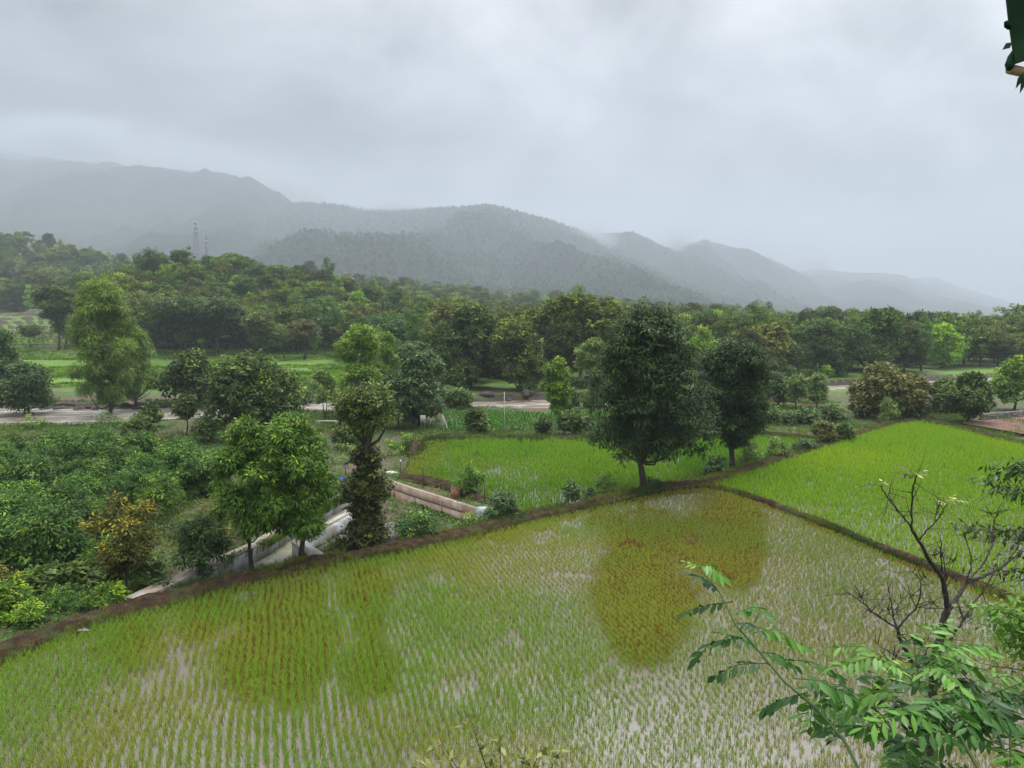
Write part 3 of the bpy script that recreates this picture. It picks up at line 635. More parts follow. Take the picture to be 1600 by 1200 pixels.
add_wall(r, 'wall_face', CR, .75, BZ - .3, .33, 'conc_white', -1); add_wall(r, 'cap', [(p[0] - .04, p[1]) for p in CR], .38, .33, .41, 'conc_cap', -1)
o = sheet('canal_floor', BASIN, BZ, M['conc_floor'])
PW = [P(598, 750, -.2), P(640, 765, -.2), P(700, 785, -.25), P(752, 803, -.3)]
r = empty('retaining_wall', (0, 0, 0), 'stepped concrete retaining wall stained rusty pink below the middle paddy', 'wall')
add_wall(r, 'upper_course', [(p[0], p[1] + .2) for p in PW], .28, -1.2, -.12, 'conc_pink'); add_wall(r, 'ledge_shadow', [(p[0] - .02, p[1] + .02) for p in PW], .25, -.66, -.60, 'rust')  # dark ledge strip paints the shadow line between the two courses
add_wall(r, 'lower_course', PW, .3, -2.0, -.663, 'conc_pink')
for t in np.linspace(.15, .85, 4):
    q = np.interp(t * 3, range(4), [p[0] for p in PW]), np.interp(t * 3, range(4), [p[1] for p in PW]); mb = MB(); mb.box((q[0] - .01, q[1] - .012, -1.2), (.05, .05, 1.05), .9); mb.build('joint', M['rust'], r, False)
r = empty('end_block', (0, 0, 0), 'white concrete block capping the right end of the stained retaining wall', 'block')
mb = MB(); e = P(752, 803, -.3); mb.box((e[0] + .05, e[1] + .35, -.45), (.7, .7, .9), .4, .96); mb.build('block', M['conc_white'], r, False)
r = empty('path_edge', (0, 0, 0), 'low dark kerb along the grey track between the mango trees and the ivy tree', 'kerb')
KP = [P(478, 868, -.3), P(510, 848, -.3), P(548, 828, -.3)]
add_wall(r, 'kerb_strip', KP, .12, -1.2, -.16, 'rust')
pp = [P(482, 878, -.6), P(478, 868, -.6), P(510, 846, -.6), P(560, 822, -.6), P(640, 826, -.6), P(652, 838, -.6), P(600, 852, -.6), P(560, 858, -.6)]
mb = MB(); n = len(pp); mb.add([(p[0], p[1], z) for z in (-.9, -.26) for p in pp], [[i, (i + 1) % n, n + (i + 1) % n, n + i] for i in range(n)]); mb.f.setdefault(n, []).append(np.array([[n + i for i in range(n)]]))
tag(mb.build('path', M['conc_grey'], None, False), kind='structure')
sheet('ploughed_soil', [(p[0], p[1]) for p in pl([(1503, 664), (1515, 655), (1560, 652), (1720, 648), (1760, 700), (1610, 683), (1560, 674)])], 0.22, M['soil'])

for bl, lab, q0 in ((CL, 'weeds growing along the far canal wall', .7), (CR, 'weeds growing along the near canal wall', -.35), (PW, 'weeds at the foot of the stained retaining wall', -.35)):
    bm = np.array([p[:2] for p in bl]); d = np.r_[0, np.cumsum(np.hypot(*np.diff(bm, axis=0).T))]; q = _r.uniform(0, d[-1], int(90 * d[-1])); k = fbm(q * .6, q * 0 + 5, 3, 79) > .45
    gx = (np.interp(q, d, bm[:, 0]) + _r.normal(0, .12, q.size))[k]; gy = (np.interp(q, d, bm[:, 1]) + q0 * np.sign(q0) * (1 if q0 > 0 else -1) + _r.normal(0, .15, q.size))[k]
    scatter_grass('grass', lab, (gx, gy), .45, ((0.04, 0.09, 0.015), (0.14, 0.22, 0.04)), 7, .03, 15, .12, zmin=(.1 if bl is CL else -5))

# ------------------------------------------------------------------ small built things
def post(name, label, px, by, ty, rad, mat, cap=None, lean=0.0, at=None, group=None):
    b = G(px, by) if at is None else at; t = PD(px + lean, ty, b[1]); r = empty(name, tuple(b), label, 'post', group)
    mb = MB(); mb.tube([(0, 0, -.4), ((t[0] - b[0]) / 2, 0, (t[2] - b[2]) / 2), (t[0] - b[0], 0, t[2] - b[2])], [rad, rad * .95, rad * .85], 8); mb.build('shaft', M[mat], r)
    if cap: c = MB(); c.tube([(t[0] - b[0], 0, t[2] - b[2] - .02), (t[0] - b[0], 0, t[2] - b[2] + .16)], [rad * 2.2, rad * 1.8], 8); c.build('cap', M[cap], r)
    return r
post('fence_post', 'thin post with a white cap at the left corner of the middle paddy', 626, 745, 722, .035, 'rust', 'white_paint')
post('fence_post', 'tall dark iron post on bare ground above the stained wall', 661, 762, 730, .045, 'rust')
post('fence_post', 'dark iron post right of the round bush in the middle paddy', 757, 787, 754, .04, 'rust')
post('fence_post', 'short slim dark post among weeds at the near edge of the middle paddy', 799, 795, 768, .035, 'rust')
post('marker_pole', 'tall thin white pole in the deep green plot by the river', 788, 671, 612, .035, 'white_paint')
o = post('leaning_pole', 'pale concrete pole leaning left beside the river trees', 701, 672, 649, .085, 'white_paint', lean=-10)
b = G(661, 674); r = empty('sign_board', tuple(b), 'small blank white board on two legs under the riverside trees', 'sign')
mb = MB(); mb.box((0, 0, 1.45), (.62, .04, .8)); mb.build('panel', M['panel_white'], r, False)
for sx in (-.2, .2): mb = MB(); mb.tube([(sx, .045, -.3), (sx, .045, 1.7)], .03, 6); mb.build('leg', M['steel'], r)
b = G(537, 766); r = empty('barrel', tuple(b), 'bright blue plastic drum half hidden behind the mango tree', 'barrel')
mb = MB(); zz = np.array([0, .04, .3, .32, .34, .6, .62, .64, .9, .95]); rr = np.array([.26, .29, .29, .31, .29, .29, .31, .29, .29, .25]); mb.tube([(0, 0, z) for z in zz], rr, 20); mb.build('drum', M['blue'], r)
mb = MB(); mb.tube([(0, 0, .95), (0, 0, .985)], [.22, .21], 20); mb.build('lid', M['blue'], r)
b = G(512, 664); r = empty('pipe', tuple(b), 'long pale pipe lying across two blocks by the riverside path', 'pipe')
mb = MB(); mb.tube([(-1.5, 0, .45), (0, .05, .47), (1.5, 0, .45)], .07, 10); mb.build('tube', M['white_paint'], r)
for sx in (-1.1, 1.1): mb = MB(); mb.box((sx, 0, .17), (.25, .3, .42)); mb.build('support', M['stone'], r, False)
b = G(712, 778); r = empty('tree_guard', tuple(b), 'low broken terracotta ring at the foot of the round bush', 'tree guard')
mb = MB(); th = np.linspace(0, 2 * math.pi, 13)[:-1]
for t in th: mb.box((.3 * math.cos(t), .3 * math.sin(t), .3 + .05 * math.sin(t * 3)), (.17, .07, .7), t + math.pi / 2)
mb.build('brick_ring', M['red_clay'], r, False)
# rocks
rk = []
for q in range(5):
    rng = np.random.default_rng(900 + q); mb = MB(); nu, nv = 9, 6
    u = np.linspace(0, 2 * math.pi, nu, endpoint=False); v = np.linspace(.05, math.pi - .05, nv); U_, V_ = np.meshgrid(u, v)
    R_ = 1 + rng.normal(0, .12, U_.shape); Vt = np.stack([R_ * np.sin(V_) * np.cos(U_), R_ * np.sin(V_) * np.sin(U_) * .8, R_ * np.cos(V_) * .6], -1).reshape(-1, 3)
    i = np.arange(nv - 1)[:, None] * nu; j = np.arange(nu)[None]; j2 = (j + 1) % nu
    Qr = np.stack([i + j, i + nu + j, i + nu + j2, i + j2], -1).reshape(-1, 4); mb.add(Vt, Qr)
    mb.f[nu] = [np.array([list(range(nu))[::-1]]), np.array([[(nv - 1) * nu + k for k in range(nu)]])]
    rk.append((np.concatenate(mb.v), [np.concatenate(a) for a in mb.f.values()]))
rockm = {m: [make_mesh('boulder', v, f, M[m]) for v, f in rk] for m in ('darkstone', 'stone', 'white_paint')}
rng = np.random.default_rng(33)
for i in range(70):
    px = rng.uniform(0, 300) if i < 46 else rng.uniform(450, 500) if i < 58 else rng.uniform(700, 1000)
    xx = (px - 800) / F * 117; yf = float(np.interp(xx, RF[:, 0], RF[:, 1])) + rng.uniform(-.2, 2.4); xx = (px - 800) / F * yf; s = rng.uniform(.35, 1.0)
    o = link('boulder', rockm['darkstone'][i % 5], None, (xx, yf, TZ(xx, yf) + s * .15)); o.scale = (s * rng.uniform(1, 1.6), s, s); o.rotation_euler = (0, 0, rng.uniform(0, 6))
    zone = ('on the far bank behind the tall feathery trees', 'left of the bright green tree', 'on the far bank beyond the deep green plot')[0 if i < 46 else 1 if i < 58 else 2]
    tag(o, 'dark boulder ' + zone, 'boulder', 'dark boulders ' + zone); relabel_later(o, px)
for (px, py, s, lab) in ((612, 741, .4, 'larger white rock at the left end of the stained wall'), (603, 748, .2, 'small white rock at the left end of the stained wall')):
    b = G(px, py); o = link('rock', rockm['white_paint'][1], None, tuple(b)); o.scale = (s * 1.5, s, s); tag(o, lab, 'rock')
# dry stone wall at the far right
r = empty('stone_wall', (0, 0, 0), 'pale dry stone wall above the ploughed plot at the right edge', 'wall'); W0, W1 = P(1532, 656, .2), P(1720, 640, .2)
mb = MB(); rng = np.random.default_rng(5); Lw = np.hypot(*(W1 - W0)[:2]); dv = (W1 - W0) / Lw; nn = int(Lw / .45)
for k in range(3):
    for i in range(nn):
        c = W0 + dv * (i + .5 * (k % 2)) * .45 + np.array([0, rng.normal(0, .03), .12 + k * .24 + rng.normal(0, .015)]); mb.box(c, (.43 * rng.uniform(.8, 1), .34, .235), math.atan2(dv[1], dv[0]) + rng.normal(0, .06), rng.uniform(.82, .95))
mb.build('stones', M['stone'], r, False)
# egret
def egret(px, py, lab):
    b = G(px, py); r = empty('egret', tuple(b), lab, 'bird'); mb = MB()
    mb.tube([(-.30, 0, .42), (-.18, 0, .46), (-.02, 0, .52), (.12, 0, .56), (.18, 0, .64), (.15, 0, .76), (.20, 0, .86), (.27, 0, .88), (.31, 0, .875)], [.02, .08, .12, .10, .045, .03, .03, .045, .02], 10); mb.build('body', M['bird'], r)
    mb = MB(); mb.tube([(.30, 0, .875), (.42, 0, .86)], [.014, .003], 5); mb.build('beak', M['rust'], r)
    for s in (-.03, .03): mb = MB(); mb.tube([(0, s, .44), (.02, s, .22), (0, s, 0)], .009, 5); mb.build('leg', M['rust'], r)
egret(1467, 646, 'white egret standing in the green plot beyond the right paddy')
# lattice masts
def mast(px, ty, Y, wb, H, lab):
    t = PD(px, ty, Y); z0 = t[2] - H; r = empty('telecom_mast', (t[0], t[1], z0), lab, 'mast'); legs = []
    w = lambda z: wb * (1 - .62 * z / H)
    cs = [(-1, -1), (1, -1), (1, 1), (-1, 1)]
    for a, b in cs: mb = MB(); mb.tube([(a * w(z) / 2, b * w(z) / 2, z) for z in (0, H)], .075, 5); mb.build('leg', M['steel'], r)
    mb = MB(); zs = [0]
    while zs[-1] < H - 1: zs.append(zs[-1] + max(1.1, w(zs[-1]) * .9))
    for z0_, z1_ in zip(zs[:-1], zs[1:]):
        z1_ = min(z1_, H)
        for q in range(4):
            (a, b), (c, d) = cs[q], cs[(q + 1) % 4]
            mb.tube([(a * w(z0_) / 2, b * w(z0_) / 2, z0_), (c * w(z1_) / 2, d * w(z1_) / 2, z1_)], .04, 4); mb.tube([(c * w(z0_) / 2, d * w(z0_) / 2, z0_), (a * w(z1_) / 2, b * w(z1_) / 2, z1_)], .04, 4)
            mb.tube([(a * w(z1_) / 2, b * w(z1_) / 2, z1_), (c * w(z1_) / 2, d * w(z1_) / 2, z1_)], .04, 4)
    mb.build('bracing', M['steel'], r)
    for lv in (H - 1.2, H - 4.2, H - 7.5):
        for k in range(3 if lv < H - 2 else 2):
            a = k * 2.1 + lv; mb = MB(); mb.box((math.cos(a) * (w(lv) / 2 + .35), math.sin(a) * (w(lv) / 2 + .35), lv), (.5, .35, 2.0), a); mb.build('antenna', M['panel_white'], r, False)
    mb = MB(); mb.tube([(0, 0, H - .3), (0, 0, H + 1.6)], [.07, .03], 5); mb.build('spike', M['steel'], r)
mast(305, 345, 470, 3.6, 42, 'taller lattice telecom mast rising above the dark wooded knoll')
mast(322, 368, 500, 3.0, 34, 'shorter lattice telecom mast right behind the taller one')

# ------------------------------------------------------------------ single trees of the near and middle ground
# the two dark mango trees on the bank
one('mango_tree', 'largest dark green mango tree standing on the bank corner between the paddies', 1010, 768, 482, 212, 'mangobig', 'mango', 70000, clear=.165, r0=.25, gaps=.0, asym=.08, ls=1.0, nb=16)
one('mango_tree', 'dark mango tree with forked trunk just right of the largest mango', 1146, 735, 528, 126, 'round', 'mango', 46000, clear=.17, r0=.20, stems=2, ls=1.0, gaps=.0)
one('mango_tree', 'left one of the two leafy mango trees beside the canal basin', 394, 897, 650, 118, 'dome', 'mango_y', 24000, clear=.2, asym=.3, r0=.11, ls=.8, gaps=.18)
one('mango_tree', 'right and fuller one of the two leafy mango trees beside the canal basin', 466, 893, 636, 164, 'dome', 'mango_y', 38000, clear=.2, asym=.3, r0=.14, ls=.8, gaps=.16)
one('small_tree', 'small dark leafy tree on the bank in front of the pale basin wall', 315, 922, 812, 96, 'dome', 'mango', 4200, clear=.30, r0=.05, ls=.8, gaps=.15)
one('sapling', 'tiny leafy sapling left of the basin wall', 258, 940, 902, 26, 'dome', 'mango', 260, clear=.2, r0=.02, ls=.8, cat='sapling')
one('yellowing_tree', 'slim tree with thin yellow and brown leaves at the orchard edge', 197, 925, 772, 96, 'round', 'yellow', 8000, clear=.22, r0=.05, ls=.9, gaps=.2)
one('dry_bush', 'rust brown dry bush behind the small dark tree', 345, 850, 796, 90, 'dome', 'yellow', 1200, clear=.05, ls=.8, cat='bush')
# ivy covered pollard
SEED[0] += 1; b = G(572, 862); Y = b[1]; H = PD(577, 602, Y)[2] - b[2]; r = empty('pollard_tree', tuple(b), 'pollarded tree with ivy wrapped trunk and round olive crown', 'tree')
rng = np.random.default_rng(77); mb = MB()
mb.tube([(0, 0, -.4), (.05, 0, H * .12), (-.05, 0, H * .3), (.12, 0, H * .5), (.18, 0, H * .64), (.30, 0, H * .72)], [.34, .24, .22, .19, .18, .14], 10, wob=.08, rng=rng)
for e in ((-.9, .1, .82), (-.35, -.3, .88), (.4, .3, .9), (.95, -.1, .84), (1.25, .2, .76)): mb.tube([(.18, 0, H * .63), (e[0] * .6, e[1] * .6, H * (e[2] - .09)), (e[0], e[1], H * e[2])], [.12, .08, .03], 7)
mb.build('trunk', M['bark'], r)
STY['olivetop'] = dict(L=.16, W=.06, droop=.0, c=((.020, .035, .010), (.070, .095, .028)), tip=(.13, .18, .07), ts=.25, lobes=26, ls=.28, cl=.22)
STY['ivy'] = dict(L=.13, W=.10, droop=.6, c=((.018, .028, .010), (.050, .062, .022)), tip=(.09, .11, .03), ts=.08, lobes=30, ls=.42, cl=.2)
cd = crown_data(rng, H * .30, 98 / F * Y, H * .695, 'round', 'olivetop', 7500, 1.0, .1, .05); o = link('crown', make_mesh('crown', cd[2], cd[3], M['leaf_fixed'], cd[4]), r, (.22, 0, 0))
V1 = []; Q1 = []; c1_ = []; nb_ = 0
for (z0, hh, w_, nl) in ((.50, .14, 1.5, 2600), (.30, .17, 2.3, 5200), (.19, .13, 1.5, 3000), (.0, .2, 2.3, 4400), (.44, .09, .8, 1000)):
    cd = crown_data(rng, H * hh, w_, max(.02, H * z0), 'round', 'ivy', nl, 1.0, .1, .0); V1.append(cd[2] + np.array([.02 + .15 * z0, -.05, 0])); Q1.append(cd[3] + nb_); c1_.append(cd[4]); nb_ += len(cd[2])
link('ivy', make_mesh('ivy', np.concatenate(V1), np.concatenate(Q1), M['leaf_fixed'], np.concatenate(c1_)), r)
# middle distance
T_ = [
 ('feathery_tree', 'tallest feathery pale green tree on the near river bank', 170, 655, 430, 104, 'column', 'feather', 30000, dict(clear=.10, r0=.28, ls=1.25)),
 ('feathery_tree', 'shorter drooping feathery tree right beside the tallest feathery tree', 214, 645, 512, 86, 'cone', 'feather', 12000, dict(clear=.14, r0=.18, ls=1.15)),
 ('round_tree', 'dark round tree on two thin trunks at the left end of the river', 42, 655, 572, 82, 'dome', 'bluish', 8000, dict(clear=.16, stems=2, r0=.18)),
 ('broad_tree', 'broad layered mid green tree behind the pair of leafy mango trees', 392, 700, 566, 136, 'dome', 'broad', 13000, dict(clear=.15, ls=.8, at=78)),
 ('bright_tree', 'pale green slim tree on twin trunks in front of the river', 508, 655, 576, 46, 'dome', 'pale', 3600, dict(clear=.28, stems=2, r0=.12, ls=.9)),
 ('bright_tree', 'tall bright yellow green tree left of the bluish riverside tree', 566, 648, 508, 80, 'dome', 'bright', 10000, dict(clear=.14, ls=1.0)),
 ('bright_tree', 'bright green tree top behind the tall bright yellow green tree', 604, 640, 520, 60, 'cone', 'bright', 6000, dict(clear=.12, at=122)),
 ('riverside_tree', 'wide bluish green tree hanging over the river beside the white board', 655, 668, 545, 112, 'dome', 'bluish', 14000, dict(clear=.12, r0=.28)),
 ('riverside_tree', 'small dark tree leaning below the wide bluish tree', 622, 672, 588, 56, 'dome', 'bluish', 5000, dict(clear=.3)),
 ('dark_tree', 'tall dark layered tree across the river behind the white pole', 735, 634, 474, 108, 'dome', 'broad', 15000, dict(clear=.08, r0=.35, at=124)),
 ('bright_tree', 'light green conical tree top left of the tall dark layered tree', 645, 560, 506, 40, 'cone', 'bright', 3000, dict(clear=.1)),
 ('slim_tree', 'slim upright light green tree beside the two small bushes', 872, 672, 556, 46, 'column', 'bright', 6500, dict(clear=.18, r0=.15, ls=.8)),
 ('slim_tree', 'slender greyish green tree left of the largest mango', 924, 655, 528, 64, 'column', 'pale', 8500, dict(clear=.1, r0=.18, ls=.95)),
 ('broad_tree', 'spreading green tree behind the slim upright light green tree', 812, 610, 500, 96, 'dome', 'umbrella', 9000, dict(clear=.1)),
 ('small_tree', 'small bluish green tree left of the two pale trees beyond the right hedge', 1216, 636, 584, 32, 'dome', 'bluish', 2400, dict(clear=.1)),
 ('pale_tree', 'left one of two pale green trees beyond the right hedge', 1244, 640, 584, 32, 'dome', 'pale', 2800, dict(clear=.25, r0=.1)),
 ('pale_tree', 'right one of two pale green trees beyond the right hedge', 1276, 638, 582, 32, 'dome', 'pale', 2800, dict(clear=.2, r0=.1)),
 ('brown_green_tree', 'huge olive brown spreading tree at the far corner of the right paddy', 1385, 652, 572, 108, 'dome', 'olive', 15000, dict(clear=.03, r0=.35)),
 ('pale_shrub', 'pale grey green conical shrub at the top corner of the right paddy', 1388, 662, 616, 38, 'cone', 'pale', 3000, dict(clear=.03, ls=.7)),
 ('dark_shrub', 'dark small shrub right of the pale conical shrub', 1436, 658, 627, 30, 'dome', 'broad', 1800, dict(clear=.03, ls=.6)),
 ('round_tree', 'round green tree with a short dark trunk beside the ploughed plot', 1510, 662, 590, 66, 'round', 'broad', 7000, dict(clear=.16, r0=.2, ls=.8)),
 ('bright_crowned_tree', 'spreading tree with vivid green top at the right edge', 1584, 640, 566, 84, 'dome', 'bright', 8000, dict(clear=.18, ls=1.0)),
 ('dark_tree', 'dark spreading tree left of the round tree by the ploughed plot', 1475, 645, 598, 50, 'dome', 'broad', 4500, dict(clear=.08)),
 # left, beyond the river
 ('dark_tree', 'dark tree with a long bare slanting trunk in the terraced fields', 92, 549, 440, 70, 'flat', 'broad', 6000, dict(clear=.42, r0=.35, ls=1.3)),
 ('dark_tree', 'narrow dark tree just right of the long bare slanting trunk', 101, 548, 472, 34, 'round', 'bluish', 3000, dict(clear=.25, ls=1.2)),
 ('dark_tree', 'dark bushy tree at the left edge above the round river tree', 8, 618, 508, 50, 'dome', 'bluish', 6000, dict(clear=.05)),
 ('small_tree', 'small umbrella shaped tree alone on the green terrace', 48, 545, 508, 36, 'flat', 'broad', 1600, dict(clear=.45, ls=1.0)),
 ('umbrella_tree', 'wide dark umbrella tree behind the tallest feathery tree', 262, 548, 455, 130, 'flat', 'umbrella', 12000, dict(clear=.2, ls=1.4, r0=.4)),
 ('umbrella_tree', 'wide layered umbrella tree in the middle of the far field edge', 338, 556, 452, 128, 'flat', 'broad', 12000, dict(clear=.25, ls=1.4, r0=.4)),
 ('low_tree', 'low dark tree mass above the river left of the layered tree', 310, 636, 550, 92, 'dome', 'broad', 9000, dict(clear=.05)),
 ('field_tree', 'yellow green tree with thin trunk at the far field edge', 410, 560, 486, 60, 'flat', 'umbrella', 4200, dict(clear=.38, ls=1.2)),
 ('field_tree', 'brownish field tree with forked trunk at the far field edge', 476, 562, 498, 48, 'flat', 'olive', 3000, dict(clear=.38, ls=1.2, stems=2)),
 ('field_tree', 'vivid yellow green crown among the dark forest trees', 522, 545, 472, 56, 'flat', 'bright', 4200, dict(clear=.3, ls=1.3)),
 ('field_tree', 'slender tree on a thin trunk near the bank of dark earth', 445, 562, 505, 34, 'flat', 'pale', 1500, dict(clear=.5, ls=1.2)),
 ('low_tree', 'low rounded tree beside the river bend under the brownish field tree', 428, 640, 576, 44, 'dome', 'broad', 3200, dict(clear=.08)),
 ('small_tree', 'little dark tree on the near river bank right of the feathery trees', 236, 672, 636, 34, 'dome', 'broad', 1700, dict(clear=.35, ls=.7)),
 ('small_tree', 'little dark tree with a straight trunk before the river', 291, 680, 620, 40, 'flat', 'broad', 1700, dict(clear=.5, ls=.8)),
]
for nm, lb, px, by, ty, wp, sh, st, n, kw in T_: one(nm, lb, px, by, ty, wp, sh, st, int(n * 1.6), **kw)
S_ = [
 ('round_bush', 'round green bush with stakes in the near part of the middle paddy', 732, 776, 726, 46, 'round', 'mango_y', 2600, .10, .7),
 ('leafy_shrub', 'big leafed bright shrub below the stained wall', 652, 852, 790, 84, 'dome', 'orchard', 2600, .05, .9),
 ('low_shrub', 'low weedy shrub against the ivy trunk', 532, 868, 838, 46, 'dome', 'broad', 700, .02, .4),
 ('round_bush', 'dark round bush on the bank between the two middle plots', 742, 678, 641, 38, 'round', 'broad', 1800, .05, .7),
 ('round_bush', 'smallest dark round bush left of the slim light tree', 848, 678, 651, 28, 'round', 'broad', 1100, .05, .6),
 ('round_bush', 'dark round bush right of the slim light tree', 896, 680, 638, 46, 'round', 'broad', 2400, .05, .7),
 ('flowering_bush', 'bush topped with pale yellow leaves at the left edge of the right paddy', 1287, 697, 656, 34, 'round', 'olive', 2200, .03, .5),
 ('round_bush', 'dark little bush right of the yellow topped bush', 1320, 690, 660, 26, 'round', 'broad', 1100, .03, .55),
 ('low_shrub', 'low bluish shrub on the bank below the forked mango', 1120, 748, 715, 42, 'dome', 'bluish', 1500, .02, .6),
 ('low_shrub', 'leafy green shrub clump right of the forked mango', 1172, 730, 688, 44, 'dome', 'pale', 1600, .02, .6),
 ('low_shrub', 'pale green shrub clump halfway along the hedge to the yellow topped bush', 1212, 722, 684, 44, 'dome', 'pale', 1500, .02, .6),
 ('low_shrub', 'short shrub just left of the yellow topped bush', 1256, 706, 684, 34, 'dome', 'bluish', 1000, .02, .6),
 ('low_shrub', 'leggy weed shrub farthest left on the middle stretch of the bank', 893, 792, 756, 28, 'dome', 'bluish', 600, .25, .6),
 ('low_shrub', 'bushy weed clump left of the largest mango trunk', 945, 778, 740, 42, 'dome', 'pale', 1500, .02, .55),
 ('low_shrub', 'small weed clump between the leggy weed and the bushy weed', 922, 784, 764, 24, 'dome', 'bluish', 500, .02, .5),
 ('low_shrub', 'low shrub at the right foot of the largest mango trunk', 1018, 766, 748, 34, 'dome', 'bluish', 700, .02, .5),
 ('low_shrub', 'wide bluish weed patch at the right end of the stained wall', 782, 812, 770, 66, 'dome', 'bluish', 1800, .02, .5),
 ('low_shrub', 'loose green shrub behind the earth bank below the stained wall', 735, 828, 806, 52, 'dome', 'pale', 900, .02, .5),
 ('hedge_shrub', 'dark hedge bush under the pair of pale trees, left end', 1204, 664, 640, 44, 'dome', 'broad', 1500, .02, .7),
 ('hedge_shrub', 'dark hedge bush directly under the right pale tree', 1262, 662, 640, 40, 'dome', 'bluish', 1500, .02, .7),
 ('hedge_shrub', 'dark hedge bush at the right end of the hedge', 1302, 660, 636, 40, 'dome', 'broad', 1500, .02, .7),
 ('hedge_shrub', 'bluish green hedge bush between the small tree and the pale trees', 1233, 663, 643, 34, 'dome', 'bluish', 1200, .02, .7),
 ('grassy_shrub', 'bright green weed mound behind the white capped post', 612, 712, 692, 40, 'dome', 'bright', 700, .02, .45),
 ('grassy_shrub', 'bright green weed mound at the top left corner of the middle paddy', 640, 700, 678, 40, 'dome', 'bright', 700, .02, .45),
 ('shrub', 'bushy green shrub between the river and the orchard', 165, 690, 646, 70, 'dome', 'orchard', 2600, .02, .8),
 ('shrub', 'olive shrub right of the bushy shrub between river and orchard', 215, 694, 655, 60, 'dome', 'broad', 2000, .02, .6),
 ('shrub', 'light green shrub at the left orchard corner by the river', 50, 670, 648, 36, 'dome', 'bright', 700, .02, .6),
 ('shrub', 'dark shrub below the straight trunked little tree', 325, 692, 655, 60, 'dome', 'broad', 2000, .02, .6),
 ('shrub', 'dark shrub beneath the twin trunked pale tree', 545, 702, 662, 60, 'dome', 'broad', 2000, .02, .6),
 ('shrub', 'bluish shrub left of the ivy wrapped trunk', 540, 742, 690, 50, 'dome', 'pale', 1300, .02, .5),
 ('shrub', 'yellow green bush at the orchard edge behind the yellowing tree', 245, 812, 736, 92, 'dome', 'mango_y', 3500, .05, .7),
]
for nm, lb, px, by, ty, wp, sh, st, n, cl, ls in S_: one(nm, lb, px, by, ty, wp, sh, st, n, cat='shrub', clear=cl, ls=ls, gaps=.1, r0=.03, nb=6)

# bushes along the river, near bank and far bank
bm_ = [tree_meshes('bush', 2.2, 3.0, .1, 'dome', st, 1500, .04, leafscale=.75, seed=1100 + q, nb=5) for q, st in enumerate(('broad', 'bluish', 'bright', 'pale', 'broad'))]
rng = np.random.default_rng(21)
for i in range(78):
    far = i >= 34
    px = (rng.uniform(545, 735) if i < 14 else rng.uniform(885, 1340)) if not far else rng.uniform(330, 1330)
    if far and 745 < px < 860 and rng.random() < .6: continue
    xx = (px - 800) / F * 108; 
    for _ in range(3): yb = float(np.interp(xx, (RF if far else RN)[:, 0], (RF if far else RN)[:, 1])) + (rng.uniform(1.5, 9) if far else -rng.uniform(1.2, 4)); xx = (px - 800) / F * yb
    k = int(rng.choice(5, p=[.3, .25, .08, .12, .25])); s_ = rng.uniform(.6, 1.35) * (1.25 if far else 1.0)
    zone = 'far' if far else 'near'; lab = '%s bush among others lining the %s bank of the river' % (('dark green', 'bluish green', 'light green', 'pale green', 'dark green')[k], zone)
    lab = '%s bush, %s river bank, %s' % (('dark green', 'bluish green', 'light green', 'pale green', 'dark green')[k], zone, land(px))
    o = put_tree('river_bush', lab, 'bush', (xx, yb, TZ(xx, yb)), bm_[k], s_, rng.uniform(0, 6.3), '%s bushes on the %s river bank' % (('dark', 'bluish', 'light', 'pale', 'dark')[k], zone))
    relabel_later(o, px)
for (px, py, s_, lab) in ((130, 985, .14, 'yellowish stone on the bank left of the yellowing tree'), (1105, 753, .2, 'pale stone on the bank corner beside the forked mango')):
    b = P(px, py, .12); o = link('rock', rockm['stone'][2], None, tuple(b)); o.scale = (s_ * 1.6, s_, s_ * .7); tag(o, lab, 'rock')

dry_ = tree_meshes('bush', 1.6, 2.4, .08, 'dome', 'yellow', 1500, .03, leafscale=.9, seed=1160, nb=5)
low_ = [tree_meshes('bush', 1.2, 2.0, .05, 'dome', st, 1100, .03, leafscale=.55, seed=1170 + q, nb=4) for q, st in enumerate(('orchard', 'broad', 'bright'))]
for i in range(46):
    px, py = rng.uniform(-40, 250), rng.uniform(870, 985)
    if py > 1000 - .27 * px or py < 860: continue
    b = G(px, py); k = int(rng.choice(4, p=[.45, .30, .19, .06])); ms = dry_ if k == 3 else low_[k]; kn = ('leafy green', 'dark green', 'light green', 'dry brownish')[k]
    o = put_tree('slope_bush', kn + ' low bush on the slope below the orchard', 'bush', tuple(b), ms, rng.uniform(.5, 1.1), rng.uniform(0, 6.3), kn + ' bushes on the left slope'); relabel_later(o, px)

# ------------------------------------------------------------------ mango orchard on the left
ORCH = [(p[0], p[1]) for p in pl([(-260, 728), (60, 722), (130, 716), (232, 722), (322, 740), (335, 790), (232, 838), (150, 868), (90, 920), (-150, 985)], -1.5)]
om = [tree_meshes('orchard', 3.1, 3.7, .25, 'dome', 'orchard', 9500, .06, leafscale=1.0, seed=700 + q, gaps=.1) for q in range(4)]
rng = np.random.default_rng(3); yy = 26; row = 0; orow = 0
while yy < 84:
    xs = -62 + (row % 2) * 1.8; got = 0
    while xs < -8:
        x = xs + rng.normal(0, .45); y = yy + rng.normal(0, .45); xs += 3.9
        if not inside(ORCH, np.array([x]), np.array([y]))[0] or abs(x) > .80 * y + 1: continue
        s = rng.uniform(.78, 1.15); fr = 'nearest the paddy' if y < 46 else 'in the middle rows' if y < 60 else 'toward the river'
        o = put_tree('orchard_tree', 'bushy low mango tree in the %s orchard row from the paddy' % ORD[orow], 'tree', (x, y, TZ(x, y)), om[int(rng.integers(0, 4))], s, rng.uniform(0, 6.3), 'orchard mango trees ' + fr); relabel_later(o, 800 + F * x / y); got = 1
    yy += 3.8; row += 1; orow += got
